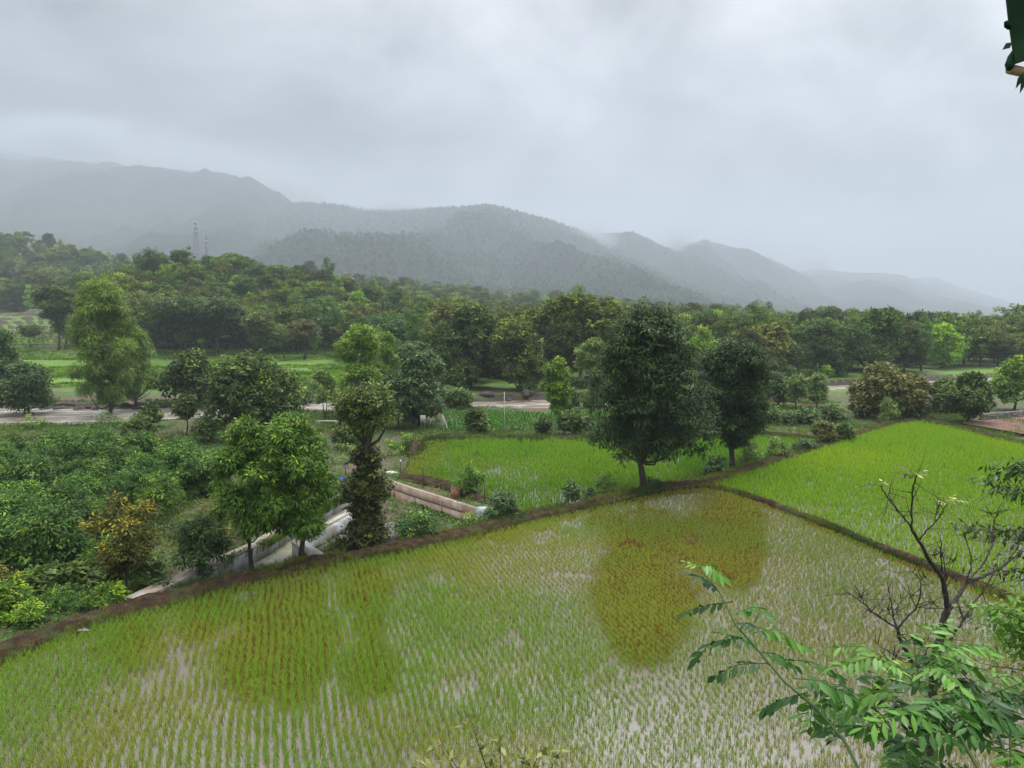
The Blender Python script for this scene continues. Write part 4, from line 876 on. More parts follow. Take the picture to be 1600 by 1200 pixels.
# undergrowth
def undergrowth(name, label, xy, st, nl, seed, h=.35):
    rng = np.random.default_rng(seed); x, y = xy; z = terrain(x, y); S = STY[st]; n = len(x)
    i = np.repeat(np.arange(n), nl); N = len(i); r_ = rng.uniform(.15, .5, n)[i]; a = rng.uniform(0, 6.3, N); q = rng.random(N) ** .5
    pos = np.stack([x[i] + np.cos(a) * q * r_, y[i] + np.sin(a) * q * r_, z[i] + h * rng.random(N) * (1.2 - q) + .03], 1)
    d = unit(np.stack([np.cos(a), np.sin(a), rng.uniform(-.2, .9, N)], 1)); nr = unit(np.array([0, 0, 1.]) + rng.normal(size=(N, 3)) * .4)
    t = rng.random(n)[i]; c = np.array(S['c'][0]) * (1 - t[:, None]) + np.array(S['c'][1]) * 1.2 * t[:, None]; c *= rng.uniform(.75, 1.25, (N, 1))
    V, Q, cc = leaf_quads(pos, d, nr, np.full(N, .16) * rng.uniform(.6, 1.4, N), np.full(N, .07), c)
    tag(link(name, make_mesh(name, V, Q, M['leaf_fixed'], cc)), label, 'undergrowth', kind='stuff')
x = _r.uniform(-60, 60, 46000); y = 18 + 85 * _r.random(46000) ** 1.1; k = free(x, y) & (fbm(x * .16 + 7, y * .16, 3, 91) > .43)
undergrowth('undergrowth', 'leafy weeds and creepers covering the slopes round orchard and canal', (x[k], y[k]), 'orchard', 11, 81)
x = _r.uniform(-45, 5, 9000); y = 20 + 40 * _r.random(9000); k = free(x, y) & (fbm(x * .2, y * .2, 3, 95) > .52)
undergrowth('undergrowth', 'dry brownish weeds on the bare slope beyond the earth bank', (x[k], y[k]), 'yellow', 9, 82, .3)
# house bank below the camera
x = _r.uniform(-14, 14, 7000); y = _r.uniform(-4, 14.5, 7000)
undergrowth('undergrowth', 'weeds on the steep bank below the viewpoint', (x, y), 'orchard', 9, 83, .4)

# ------------------------------------------------------------------ forest beyond the river
KINDS = [ # name, label stem, style, shape, H, W, n, variants
 ('broadleaf_tree', 'dark green rounded broadleaf tree', 'broad', 'dome', 14, 12, 9000, 3),
 ('umbrella_tree', 'layered flat topped tree', 'umbrella', 'flat', 14, 14, 8500, 2),
 ('olive_tree', 'olive brown rounded tree', 'olive', 'dome', 13, 11, 8000, 2),
 ('upright_tree', 'tall narrow grey green tree', 'pale', 'column', 16, 7.5, 7000, 2),
 ('light_tree', 'light green leafy tree', 'bright', 'dome', 11, 9, 7000, 2),
 ('bluish_tree', 'bluish green dense tree', 'bluish', 'dome', 13, 11, 8500, 2),
]
fm = []
for ki, (nm, lb, st, sh, H, W, n, nv) in enumerate(KINDS):
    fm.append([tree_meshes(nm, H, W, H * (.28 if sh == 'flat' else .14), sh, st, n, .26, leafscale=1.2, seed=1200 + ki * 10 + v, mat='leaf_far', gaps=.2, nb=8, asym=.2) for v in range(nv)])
rng = np.random.default_rng(11); cand = []; grid = {}
def ymin(px): return float(np.interp(px, [-300, 0, 125, 150, 200, 540, 580, 640, 1180, 1230, 1700], [400, 370, 350, 215, 205, 208, 150, 134, 134, 142, 190]))
tries = 0
while tries < 60000 and len(cand) < 3400:
    tries += 1; Y = math.sqrt(rng.uniform(130 ** 2, 640 ** 2)); px = rng.uniform(-130, 1730); x = (px - 800) / F * Y
    if Y < ymin(px): continue
    if px < 130 and Y < 480 and rng.random() < .3: continue
    md = 6.2 if Y < 260 else 7.8 if Y < 420 else 9.5; gx, gy = int(x // 8), int(Y // 8); ok = True
    for a in (-1, 0, 1):
        for b_ in (-1, 0, 1):
            for (qx, qy) in grid.get((gx + a, gy + b_), ()):
                if (qx - x) ** 2 + (qy - Y) ** 2 < md * md: ok = False
    if not ok: continue
    grid.setdefault((gx, gy), []).append((x, Y))
    nz = fbm(np.array([x * .02]), np.array([Y * .02]), 3, 70)[0]; w = np.array([.29, .19, .11 + .08 * (px > 900), .22, .07, .14])
    ki = int(rng.choice(6, p=w / w.sum())); s = rng.uniform(.55, 1.08) * (1.0 if rng.random() > .07 else 1.25)
    cand.append((x, Y, ki, s, px))
cand = np.array(cand); X, Yc = cand[:, 0], cand[:, 1]; Zc = terrain(X, Yc); order = np.argsort(Yc / cand[:, 3])
vis = [i for i in order if -10 < cand[i, 4] < 1610]; ind = vis[:330]; rest = [i for i in range(len(cand)) if i not in set(ind)]
for i in ind:
    x, Y, ki, s, px = cand[i]; ki = int(ki); nm, lb = KINDS[ki][:2]
    zone = 'on the left wooded slope' if px < 540 else 'in the middle wood across the river' if px < 930 else 'in the wood behind the big mangoes' if px < 1220 else 'in the wood beyond the right paddy'
    rowt = 'front row' if Y < (ymin(px) + 28) else 'second row' if Y < (ymin(px) + 62) else 'deep wood'
    ms = fm[ki]; o = put_tree(nm, lb + ', ' + rowt + ' ' + land(px), 'tree', (x, Y, Zc[i] - .2), ms[int(rng.integers(0, len(ms)))], s, rng.uniform(0, 6.3), KINDS[ki][1] + 's ' + zone, sxy=s * rng.uniform(.85, 1.2)); relabel_later(o, px)
print('forest', len(cand), 'individual', len(ind), 'mass', len(rest))
def inst_object(name, label, cat, pts, rots, scales, idx, protos, kind='stuff'):
    """one object: instances of joined prototype meshes on points"""
    col = bpy.data.collections.new(name + '_prototypes')
    for q, (t, c) in enumerate(protos):
        me = bpy.data.meshes.new('%s_%02d' % (name, q))
        vt = np.empty(len(t.vertices) * 3); t.vertices.foreach_get('co', vt); vc = np.empty(len(c.vertices) * 3); c.vertices.foreach_get('co', vc)
        V = np.concatenate([vt.reshape(-1, 3), vc.reshape(-1, 3)]); nt_ = len(t.vertices)
        f = [list(p.vertices) for p in t.polygons]; g = np.empty(len(c.loops), np.int32); c.loops.foreach_get('vertex_index', g)
        fq = [np.array([a]) for a in f if len(a) != 4]; f4 = np.array([a for a in f if len(a) == 4])
        cc = np.ones(len(c.vertices) * 4, np.float32); c.color_attributes[0].data.foreach_get('color', cc)
        colr = np.concatenate([np.full((nt_, 3), .04), cc.reshape(-1, 4)[:, :3]])
        me = make_mesh('%s_%02d' % (name, q), V, [f4, g.reshape(-1, 4) + nt_] + fq, c.materials[0], colr)
        ob = bpy.data.objects.new('%s_%02d' % (name, q), me); col.objects.link(ob)
    me = bpy.data.meshes.new(name); me.from_pydata([tuple(p) for p in pts], [], [])
    for nm, tp, dat in (('rz', 'FLOAT', rots), ('sc', 'FLOAT', scales), ('ix', 'INT', idx)):
        a = me.attributes.new(nm, tp, 'POINT'); a.data.foreach_set('value', np.asarray(dat, dtype=np.int32 if tp == 'INT' else np.float32))
    o = link(name, me); tag(o, label, cat, kind=kind)
    ng = bpy.data.node_groups.new(name, 'GeometryNodeTree'); ng.interface.new_socket('Geometry', in_out='INPUT', socket_type='NodeSocketGeometry'); ng.interface.new_socket('Geometry', in_out='OUTPUT', socket_type='NodeSocketGeometry')
    N = ng.nodes.new; L = ng.links.new; gi = N('NodeGroupInput'); go = N('NodeGroupOutput'); ci = N('GeometryNodeCollectionInfo'); ci.inputs[0].default_value = col
    ci.inputs['Separate Children'].default_value = True; ci.inputs['Reset Children'].default_value = True
    ip = N('GeometryNodeInstanceOnPoints'); ip.inputs['Pick Instance'].default_value = True
    def at(nm, tp): n = N('GeometryNodeInputNamedAttribute'); n.data_type = tp; n.inputs[0].default_value = nm; return [s_ for s_ in n.outputs if s_.enabled][0]
    cx = N('ShaderNodeCombineXYZ'); L(at('rz', 'FLOAT'), cx.inputs[2])
    L(gi.outputs[0], ip.inputs['Points']); L(ci.outputs[0], ip.inputs['Instance']); L(at('ix', 'INT'), ip.inputs['Instance Index']); L(cx.outputs[0], ip.inputs['Rotation']); L(at('sc', 'FLOAT'), ip.inputs['Scale'])
    L(ip.outputs[0], go.inputs[0]); md = o.modifiers.new('scatter', 'NODES'); md.node_group = ng
    return o
protos = []; first = []
for k in range(6): first.append(len(protos)); protos += fm[k]
idx = [first[int(cand[i, 2])] + int(rng.integers(0, len(fm[int(cand[i, 2])]))) for i in rest]
inst_object('forest', 'dense far wood of mixed trees climbing behind the nearer trees', 'forest', [(X[i], Yc[i], Zc[i] - .3) for i in rest], rng.uniform(0, 6.3, len(rest)), [cand[i, 3] for i in rest], idx, protos)

# ------------------------------------------------------------------ hills
KH = 1.85
def hill(name, prof, Yr, Yf, seed, step=9.0, rough=1.0, back=500):
    Yr *= KH; Yf *= 1.35; back *= KH; step *= 1.6
    prof = np.array(prof, float); pxs = np.arange(prof[0, 0], prof[-1, 0], step / Yr * F); n = len(pxs); rows = int((Yr - Yf) / (step * 1.6)); a = (pxs - 800) / F
    zr = CAM_H + (600 - np.interp(pxs, prof[:, 0], prof[:, 1]) - 100 * 1.0) / F * Yr * (1 / CP) * .995
    v = np.concatenate([np.linspace(0, 1, rows), np.linspace(1.02, 1.0 + back / (Yr - Yf), 12)])
    D = Yf + (Yr - Yf) * v; A, DD = np.meshgrid(a, D); Xh = A * DD; Yh = DD.copy(); vv = np.broadcast_to(v[:, None], Xh.shape)
    base = -12.0; ridge = fbm(Xh * .0026, Yh * .0013, 5, seed); gully = (np.abs(fbm(Xh * .0020 + 3, Yh * .0007, 5, seed + 4) - .5) * 2)
    up = np.where(vv <= 1, vv ** 1.15, 1 - (vv - 1) * .9)
    Zh = base + (zr[None] - base) * up
    env = np.sin(np.clip(vv, 0, 1) * math.pi) ** .8
    Zh += (ridge - .5) * 280 * env * rough * (zr[None] / 480).clip(.2, 1.3) - gully * 0 + (0.35 - gully) * 120 * env * rough * (zr[None] / 480).clip(.2, 1.3)
    Zh += fbm(Xh * .07, Yh * .07, 2, seed + 2) * 9 + vnoise(Xh * .16, Yh * .16, seed + 9) * 5 - 6
    V = np.stack([Xh, Yh, Zh], -1).reshape(-1, 3); m = n; R_ = len(v); i = np.arange(R_ - 1)[:, None] * m; j = np.arange(m - 1)[None]
    Q = np.stack([i + j, i + j + 1, i + m + j + 1, i + m + j], -1).reshape(-1, 4)
    tag(link(name, make_mesh(name, V, Q, M['hill'], smooth=False)), kind='structure'); print(name, len(V))
    return Xh[:-8], Yh[:-8], Zh[:-8]
hill('hill', [(-700, 190), (-300, 215), (0, 236), (60, 248), (150, 262), (250, 268), (340, 272), (400, 285), (440, 302), (480, 330), (600, 400), (800, 470), (900, 500)], 2100, 900, 1, 12)
H2 = hill('hill', [(-300, 420), (0, 400), (180, 385), (300, 372), (370, 352), (430, 330), (480, 322), (520, 323), (560, 330), (610, 334), (660, 331), (700, 329), (760, 327), (820, 339), (870, 352), (910, 366), (950, 385), (1000, 402), (1060, 425), (1150, 452), (1230, 478), (1330, 502)], 1650, 700, 2, 8)
H3 = hill('hill', [(700, 470), (850, 400), (940, 368), (985, 367), (1010, 378), (1050, 396), (1100, 410), (1180, 440), (1260, 475), (1340, 500)], 2000, 1100, 3, 10)
H4 = hill('hill', [(860, 480), (1000, 420), (1070, 388), (1095, 377), (1130, 386), (1170, 395), (1200, 408), (1250, 430), (1300, 455), (1370, 482), (1440, 500)], 2350, 1300, 4, 12)
hill('hill', [(1000, 500), (1180, 450), (1270, 420), (1320, 427), (1370, 428), (1400, 430), (1440, 446), (1500, 462), (1560, 480), (1640, 500)], 2900, 1700, 5, 14)
hill('hill', [(1200, 490), (1330, 455), (1420, 436), (1455, 434), (1500, 452), (1560, 468), (1600, 482), (1660, 500)], 3500, 2200, 6, 16)

rng = np.random.default_rng(42); pts = []
for (hx, hy, hzv), cnt, ymx in ((H2, 16000, 1720 * KH), (H3, 2500, 2060 * KH), (H4, 1800, 2400 * KH)):
    ok = (hy < ymx).ravel() & (np.abs(hx / hy) < .85).ravel(); w = np.where(ok, 1 + 5 * (np.abs(hy - ymx + 110) < 160).ravel(), 0.); q = rng.choice(hx.size, cnt, replace=False, p=w / w.sum())
    pts += [(a + rng.normal(0, 3), b + rng.normal(0, 3), c - 1.5) for a, b, c in zip(hx.ravel()[q], hy.ravel()[q], hzv.ravel()[q])]
inst_object('hill_forest', 'scattered woods covering the hazy hillsides and their crest', 'forest', pts, rng.uniform(0, 6.3, len(pts)), rng.uniform(.5, .9, len(pts)), rng.choice([0, 1, 2, first[5], first[5] + 1], len(pts)), protos)

# ------------------------------------------------------------------ close foreground plants
def pinnate(path, pairs, L, W, rng, col, up=(0, 0, 1), droop=.25, fold=.18, rr=.0022):
    path = np.asarray(path, float); mb = MB(); t = np.linspace(0, 1, 14); d = np.r_[0, np.cumsum(np.linalg.norm(np.diff(path, axis=0), axis=1))]; d /= d[-1]
    P_ = np.stack([np.interp(t, d, path[:, k]) for k in range(3)], 1); P_[:, 2] += np.sin(t * math.pi) * .006
    mb.tube(P_, np.linspace(rr, rr * .4, 14), 5); vs = [mb.v[0]]; q4 = [mb.f[4][0]]; q3 = []; cs = [np.tile(np.array(col) * .9, (len(mb.v[0]), 1))]; nb = mb.n; up = np.array(up, float)
    for i in range(pairs * 2 + 1):
        term = i == pairs * 2; tt = 1.0 if term else .18 + .80 * (i // 2 + .25 * (i % 2)) / pairs; s = 1 if i % 2 else -1
        b = np.array([np.interp(tt, t, P_[:, k]) for k in range(3)]); T = unit(np.array([np.interp(min(1, tt + .05), t, P_[:, k]) - np.interp(max(0, tt - .08), t, P_[:, k]) for k in range(3)]))
        sd_ = unit(np.cross(T, up)); dr = T if term else unit(T * rng.uniform(.3, .7) + sd_ * s * 1.0 + np.array([0, 0, -1]) * droop * rng.uniform(.3, 1.8) + rng.normal(size=3) * .12)
        l = L * rng.uniform(.8, 1.12) * (1 - .35 * abs(tt - .55)); w = W * rng.uniform(.85, 1.1); wv = unit(np.cross(dr, up + rng.normal(size=3) * .35)); n_ = np.cross(wv, dr); n_ = n_ if n_[2] > 0 else -n_
        m = np.array([0, .22, .5, .78, 1.0]); ww = np.array([.62, 1.0, .62]) * w / 2; cv = -rng.uniform(.03, .2) * l
        mid = b + dr * (l * m)[:, None] + n_ * (cv * m ** 2)[:, None]
        lf = mid[1:4] + wv * ww[:, None] + n_ * (fold * ww)[:, None]; rt = mid[1:4] - wv * ww[:, None] + n_ * (fold * ww)[:, None]
        vs.append(np.vstack([mid, lf, rt])); o = nb
        q4.append(np.array([[1, 5, 6, 2], [2, 6, 7, 3], [1, 2, 9, 8], [2, 3, 10, 9]]) + o); q3.append(np.array([[0, 5, 1], [3, 7, 4], [0, 1, 8], [3, 4, 10]]) + o)
        c = np.array(col) * rng.uniform(.75, 1.25); cm = np.tile(c, (11, 1)); cm[:5] *= 1.35; cs.append(cm); nb += 11
    return np.concatenate(vs), [np.concatenate(q4), np.concatenate(q3)], np.concatenate(cs)
def ppath(pts, y0, y1): n = len(pts); return np.array([PD(a, b, y0 + (y1 - y0) * i / max(1, n - 1)) for i, (a, b) in enumerate(pts)])
M['leaf_close'] = leaf_mat('leaf_close', 1.15, 0.28, 0.38, 0.0, 0.3)
root0 = np.array([1.15, 1.9, TZ(1.15, 1.9)])
r = empty('pinnate_shrub', tuple(root0), 'close leafy shrub with long feathered compound leaves reaching in from the bottom right', 'shrub')
def child(o): o.location = -np.array(r.location); return o
rng = np.random.default_rng(8)
ms = ppath([(1341, 1200), (1319, 1157), (1277, 1109), (1225, 1064), (1187, 1019), (1150, 977), (1124, 925), (1092, 887)], 2.3, 2.9)
mb = MB(); mb.tube(np.vstack([root0 + [0, 0, -.2], root0 + [-.05, .1, .9], (root0 + ms[0]) / 2 + [.05, 0, .5], ms]), [.02, .014, .010, .0065, .006, .0055, .005, .0045, .004, .003, .002], 8); child(mb.build('stem', M['stem'], r))
DG, MG, LG, YG = (.017, .058, .014), (.038, .112, .022), (.080, .195, .034), (.15, .26, .045)
LV = [([(1092, 887), (1108, 884), (1128, 900)], 2.9, 5, .055, LG), ([(1092, 887), (1078, 884), (1070, 878)], 2.9, 3, .035, YG), ([(1146, 940), (1090, 951), (1062, 960)], 2.8, 7, .05, DG), ([(1124, 925), (1098, 905), (1078, 898)], 2.85, 4, .05, DG), ([(1150, 960), (1178, 950), (1196, 962)], 2.7, 3, .06, MG),
 ([(1161, 996), (1112, 1005), (1084, 1034)], 2.7, 6, .062, DG), ([(1176, 989), (1210, 985), (1250, 1008)], 2.75, 6, .055, LG), ([(1202, 1037), (1150, 1041), (1120, 1056)], 2.6, 7, .055, DG), ([(1225, 1030), (1270, 1037), (1311, 1056)], 2.6, 7, .058, MG),
 ([(1262, 1082), (1225, 1094), (1186, 1110)], 2.45, 7, .056, DG), ([(1262, 1092), (1268, 1112), (1266, 1135)], 2.5, 3, .065, MG), ([(1240, 1060), (1280, 1066), (1328, 1088)], 2.5, 6, .06, MG), ([(1319, 1157), (1300, 1150), (1284, 1140)], 2.4, 4, .05, DG), ([(1412, 1082), (1370, 1084), (1326, 1100)], 2.5, 6, .075, LG),
 ([(1187, 1019), (1160, 1000), (1128, 990)], 2.75, 5, .05, MG), ([(1187, 1019), (1215, 1025), (1240, 1040)], 2.7, 5, .05, MG), ([(1150, 977), (1165, 975), (1185, 985)], 2.8, 4, .045, DG)]
for pts, Y, pr, L, c in LV:
    v, f, cc = pinnate(ppath(pts, Y, Y + rng.uniform(-.15, .15)), pr + 1, L * 1.3, L * .44, rng, c); child(link('leaf', make_mesh('leaf', v, f, M['leaf_close'], cc), r))
side = [[(1560, 1260), (1500, 1150), (1450, 1090), (1420, 1050)], [(1600, 1280), (1570, 1180), (1545, 1100), (1528, 1046)], [(1480, 1280), (1420, 1180), (1380, 1120), (1345, 1085)], [(1660, 1250), (1620, 1160), (1600, 1100), (1590, 1070)], [(1400, 1300), (1395, 1210), (1380, 1160), (1360, 1130)]]
for q, sp in enumerate(side):
    y0 = 2.05 + .12 * q; p = ppath(sp, y0, y0 + .45); mb = MB(); mb.tube(np.vstack([root0 + [.1 * q - .1, 0, .2], (root0 + p[0]) / 2, p]), [.014, .009, .006, .005, .004, .002], 7); child(mb.build('stem', M['stem'], r))
    for i in range(17):
        t = rng.uniform(.2, 1.0); a = np.array([np.interp(t * 3, range(4), p[:, k]) for k in range(3)]); ang = rng.uniform(0, 2 * math.pi); ln = rng.uniform(.2, .34)
        dv = unit(np.array([math.cos(ang), math.sin(ang) * .6, rng.uniform(-.1, .55)])); e = a + dv * ln; m_ = (a + e) / 2 + np.array([0, 0, .03]); e[2] -= .04
        c = [DG, MG, LG, MG, YG][int(rng.choice(5, p=[.3, .3, .2, .1, .1]))] if t < .9 else (LG if q < 3 else MG)
        v, f, cc = pinnate([a, m_, e], int(rng.integers(7, 11)), rng.uniform(.062, .085), .0215, rng, c); child(link('leaf', make_mesh('leaf', v, f, M['leaf_close'], cc), r))
# bare tree
rb = np.array([PD(1457, 1048, 5.0)[0], 5.0, TZ(PD(1457, 1048, 5.0)[0], 5.0)]); r = empty('bare_tree', tuple(rb), 'nearly leafless dark forked tree standing close in front of the right paddy', 'tree')
BR = [('trunk', [(1457, 1048), (1464, 1013), (1471, 990), (1477, 965), (1481, 948)], 5.0, 5.0, .046, .036), ('branch', [(1481, 950), (1477, 925), (1472, 900), (1460, 887), (1447, 867), (1437, 845), (1425, 827)], 5.0, 4.8, .034, .014),
 ('branch', [(1425, 827), (1424, 800), (1427, 762), (1431, 745)], 4.8, 4.7, .012, .007), ('branch', [(1425, 827), (1412, 808), (1395, 788), (1384, 772), (1375, 759)], 4.8, 4.6, .011, .005), ('branch', [(1395, 788), (1391, 776), (1389, 768)], 4.6, 4.6, .005, .003),
 ('branch', [(1437, 843), (1446, 830), (1461, 816), (1473, 800), (1480, 787)], 4.8, 4.75, .010, .005), ('branch', [(1461, 814), (1463, 800), (1466, 790)], 4.8, 4.8, .005, .003),
 ('branch', [(1480, 953), (1495, 935), (1507, 912), (1530, 903), (1550, 895), (1575, 880), (1597, 860)], 5.0, 5.3, .030, .008), ('branch', [(1509, 911), (1516, 892), (1518, 872), (1512, 850), (1506, 836)], 5.1, 5.0, .009, .004),
 ('branch', [(1512, 906), (1522, 897), (1535, 883), (1545, 865), (1550, 850), (1551, 826), (1556, 805), (1565, 788)], 5.1, 5.5, .013, .005), ('branch', [(1552, 808), (1547, 803)], 5.45, 5.45, .005, .003),
 ('branch', [(1459, 1044), (1467, 1030), (1480, 1008), (1492, 988), (1507, 967), (1525, 937), (1542, 915), (1556, 880)], 5.02, 5.3, .024, .006), ('branch', [(1507, 967), (1514, 963), (1519, 960)], 5.1, 5.05, .008, .003), ('branch', [(1505, 968), (1500, 955), (1496, 945)], 5.1, 5.1, .008, .003),
 ('branch', [(1450, 1052), (1436, 1042), (1424, 1034), (1413, 1012), (1405, 995), (1402, 981)], 5.0, 4.9, .026, .017), ('branch', [(1402, 982), (1390, 974), (1375, 965), (1352, 945), (1336, 933), (1315, 919)], 4.9, 4.7, .013, .003), ('branch', [(1352, 945), (1345, 932), (1341, 921)], 4.75, 4.7, .006, .003),
 ('branch', [(1375, 966), (1362, 958), (1350, 950)], 4.8, 4.8, .006, .003), ('branch', [(1403, 982), (1415, 967), (1431, 951), (1437, 935), (1439, 912), (1436, 902), (1424, 893)], 4.9, 4.95, .014, .004), ('branch', [(1439, 906), (1446, 902)], 4.95, 4.95, .005, .003),
 ('branch', [(1402, 983), (1396, 968), (1393, 946), (1390, 930), (1388, 920)], 4.9, 4.85, .010, .003), ('branch', [(1395, 958), (1405, 945), (1408, 936)], 4.88, 4.85, .005, .002), ('branch', [(1395, 965), (1387, 952)], 4.88, 4.85, .004, .002),
 ('branch', [(1434, 949), (1460, 951), (1485, 951), (1506, 948)], 4.95, 5.0, .006, .003), ('branch', [(1434, 949), (1455, 941), (1478, 929)], 4.95, 4.9, .006, .003), ('branch', [(1432, 948), (1425, 937), (1421, 928)], 4.93, 4.9, .006, .003),
 ('branch', [(1406, 990), (1418, 1002), (1431, 1008), (1445, 998), (1461, 984)], 4.9, 4.95, .008, .003), ('branch', [(1360, 996), (1375, 1010), (1394, 1022), (1424, 1034)], 4.8, 4.95, .003, .007), ('branch', [(1372, 1020), (1380, 1035), (1400, 1028)], 4.8, 4.9, .002, .005),
 ('branch', [(1455, 1046), (1447, 1030), (1446, 1017), (1454, 1008), (1465, 1003)], 4.97, 4.9, .012, .005), ('branch', [(1472, 893), (1471, 865), (1470, 845)], 4.9, 4.85, .010, .006), ('branch', [(1479, 930), (1478, 905), (1476, 885), (1473, 862)], 4.97, 4.95, .010, .004), ('branch', [(1479, 883), (1491, 876)], 4.95, 4.95, .004, .002),
 ('branch', [(1466, 1010), (1480, 1012), (1500, 1013)], 4.98, 5.0, .005, .002), ('branch', [(1462, 872), (1455, 858)], 4.9, 4.9, .005, .003), ('branch', [(1542, 915), (1560, 912), (1585, 906)], 5.3, 5.4, .005, .003)]
rng = np.random.default_rng(4)
for nm, pts, y0, y1, r0, r1 in BR:
    p = ppath(pts, y0, y1); 
    if nm == 'trunk': p = np.vstack([rb + [.1, .1, -.3], rb + [.06, .05, 1.2], (rb + p[0]) / 2 + [.05, 0, .6], p]); ra = np.r_[.09, .065, .045, np.linspace(r0 * .66, r1 * .62, len(pts))]
    else: ra = np.linspace(r0 * .6, r1 * .7, len(pts))
    t = np.arange(len(p)); tt = np.linspace(0, len(p) - 1, (len(p) - 1) * 4 + 1); pp_ = np.stack([np.interp(tt, t, p[:, k]) for k in range(3)], 1)
    k_ = np.array([.25, .5, .25]);
    for _ in range(2):
        for a in range(3): pp_[1:-1, a] = np.convolve(pp_[:, a], k_, 'valid')
    pp_[1:-1] += rng.normal(0, .0025, pp_[1:-1].shape); mb = MB(); mb.tube(pp_, np.interp(tt, t, ra), 8, wob=.07, rng=rng); o = mb.build(nm, M['bark_wet'], r); o.location = -np.array(r.location)
    if r1 < .009 and nm == 'branch':      # fine twigs
        mb = MB()
        for _ in range(8):
            i = int(rng.integers(len(pp_) // 5, len(pp_))); a = pp_[i]; e = a + unit(rng.normal(size=3) * [1, .6, 1] + [0, 0, .4]) * rng.uniform(.06, .2); mb.tube([a, (a + e) / 2 + rng.normal(0, .008, 3), e], [.003, .002, .001], 5)
        o2 = mb.build('twig', M['bark_wet'], o)
for pts, Y, pr, L, c in [([(1431, 745), (1417, 744), (1400, 738)], 4.7, 5, .05, (.05, .08, .02)), ([(1431, 745), (1420, 735), (1402, 727)], 4.7, 4, .05, (.10, .12, .04)), ([(1375, 759), (1362, 758), (1343, 760)], 4.6, 4, .045, (.05, .07, .02)), ([(1480, 787), (1495, 783), (1512, 784)], 4.7, 4, .035, (.30, .32, .14)), ([(1431, 745), (1438, 742), (1443, 734)], 4.7, 4, .05, (.30, .34, .20)), ([(1375, 759), (1378, 752), (1384, 754)], 4.6, 3, .04, (.28, .32, .18)), ([(1480, 787), (1486, 780), (1489, 776)], 4.7, 3, .04, (.34, .34, .15)), ([(1480, 787), (1470, 786), (1462, 780)], 4.7, 3, .035, (.30, .30, .12))]:
    v, f, cc = pinnate(ppath(pts, Y, Y), pr, L, L * .45, rng, c); o = link('leaf_tuft', make_mesh('leaf_tuft', v, f, M['leaf_close'], cc), r); o.location = -np.array(r.location)
# leafy neighbours
def spray(r, paths, Y, L, W, cols, dens, rng, rad=.006, spread=.09, droop=.5):
    mb = MB(); A = []; 
    for pts in paths:
        p = ppath(pts, Y, Y + rng.uniform(-.1, .1)); mb.tube(p, np.linspace(rad, rad * .3, len(p)), 6); d = np.r_[0, np.cumsum(np.linalg.norm(np.diff(p, axis=0), axis=1))]; n = int(dens * d[-1]); s = rng.uniform(.1, 1, n) * d[-1]
        A.append((np.stack([np.interp(s, d, p[:, k]) for k in range(3)], 1)))
    c = np.concatenate(A); n = len(c); pos = c + rng.normal(size=(n, 3)) * spread * np.array([1, .8, .45]); d = unit(rng.normal(size=(n, 3)) * [1, .8, .5] + [-.3, 0, -droop]); nr = unit(rng.normal(size=(n, 3)) * .5 + [0, 0, 1.])
    t = rng.random(n)[:, None]; col = (np.array(cols[0]) * (1 - t) + np.array(cols[1]) * t)
    V, Q, cc = leaf_quads(pos, d, nr, L * rng.uniform(.7, 1.2, n), W * rng.uniform(.8, 1.2, n), col, .1); o1 = mb.build('branch', M['bark_wet'], r); o2 = link('leaves', make_mesh('leaves', V, Q, M['leaf_close'], cc), r)
    for o in (o1, o2): o.location = -np.array(r.location)
b = np.array([5.2, 5.9, TZ(5.2, 5.9)]); r = empty('dark_leaved_tree', tuple(b), 'dark leaved tree reaching in from the right edge with drooping sprays behind the bare tree', 'tree')
rng = np.random.default_rng(14); mb = MB(); e = PD(1720, 820, 5.6); mb.tube([(0, 0, -.3), (0, 0, 2.5), tuple(e - b + [0, 0, -1.0]), tuple(e - b)], [.10, .08, .05, .03], 9); mb.build('trunk', M['bark_wet'], r)
spray(r, [[(1720, 760), (1640, 725), (1590, 722), (1560, 738), (1540, 752)], [(1700, 780), (1640, 765), (1590, 765), (1548, 770)], [(1640, 730), (1600, 735), (1575, 745)]], 5.4, .085, .022, ((.02, .05, .016), (.06, .11, .035)), 210, rng, spread=.07, droop=.7)
spray(r, [[(1720, 870), (1640, 838), (1590, 828), (1540, 832), (1500, 820)], [(1720, 890), (1640, 850), (1570, 842)]], 5.5, .085, .022, ((.03, .045, .025), (.07, .095, .05)), 230, rng, spread=.06, droop=.6)
spray(r, [[(1720, 930), (1640, 900), (1590, 888), (1550, 900)], [(1640, 880), (1600, 862), (1566, 866)]], 5.5, .07, .018, ((.03, .04, .022), (.06, .08, .04)), 170, rng, spread=.08, droop=.6)
b = np.array([4.0, 4.6, TZ(4.0, 4.6)]); r = empty('bright_green_shrub', tuple(b), 'bright green small leaved bush at the right edge beside the bare tree', 'shrub')
mb = MB(); e = PD(1680, 1040, 4.4); mb.tube([(0, 0, -.3), tuple((e - b) * .5), tuple(e - b)], [.04, .03, .02], 8); mb.build('trunk', M['bark_wet'], r)
spray(r, [[(1680, 1040), (1620, 985), (1580, 960), (1540, 952)], [(1680, 1060), (1610, 1000), (1570, 985)], [(1700, 1020), (1630, 970), (1600, 950)], [(1680, 1060), (1620, 1020), (1590, 1005)]], 4.3, .05, .022, ((.045, .13, .02), (.13, .27, .035)), 900, rng, spread=.085, droop=.2)
spray(r, [[(1680, 1080), (1620, 1050), (1560, 1042), (1505, 1030)], [(1680, 1100), (1600, 1065), (1550, 1050)]], 4.5, .045, .014, ((.05, .07, .03), (.14, .15, .05)), 230, rng, spread=.09, droop=.1)
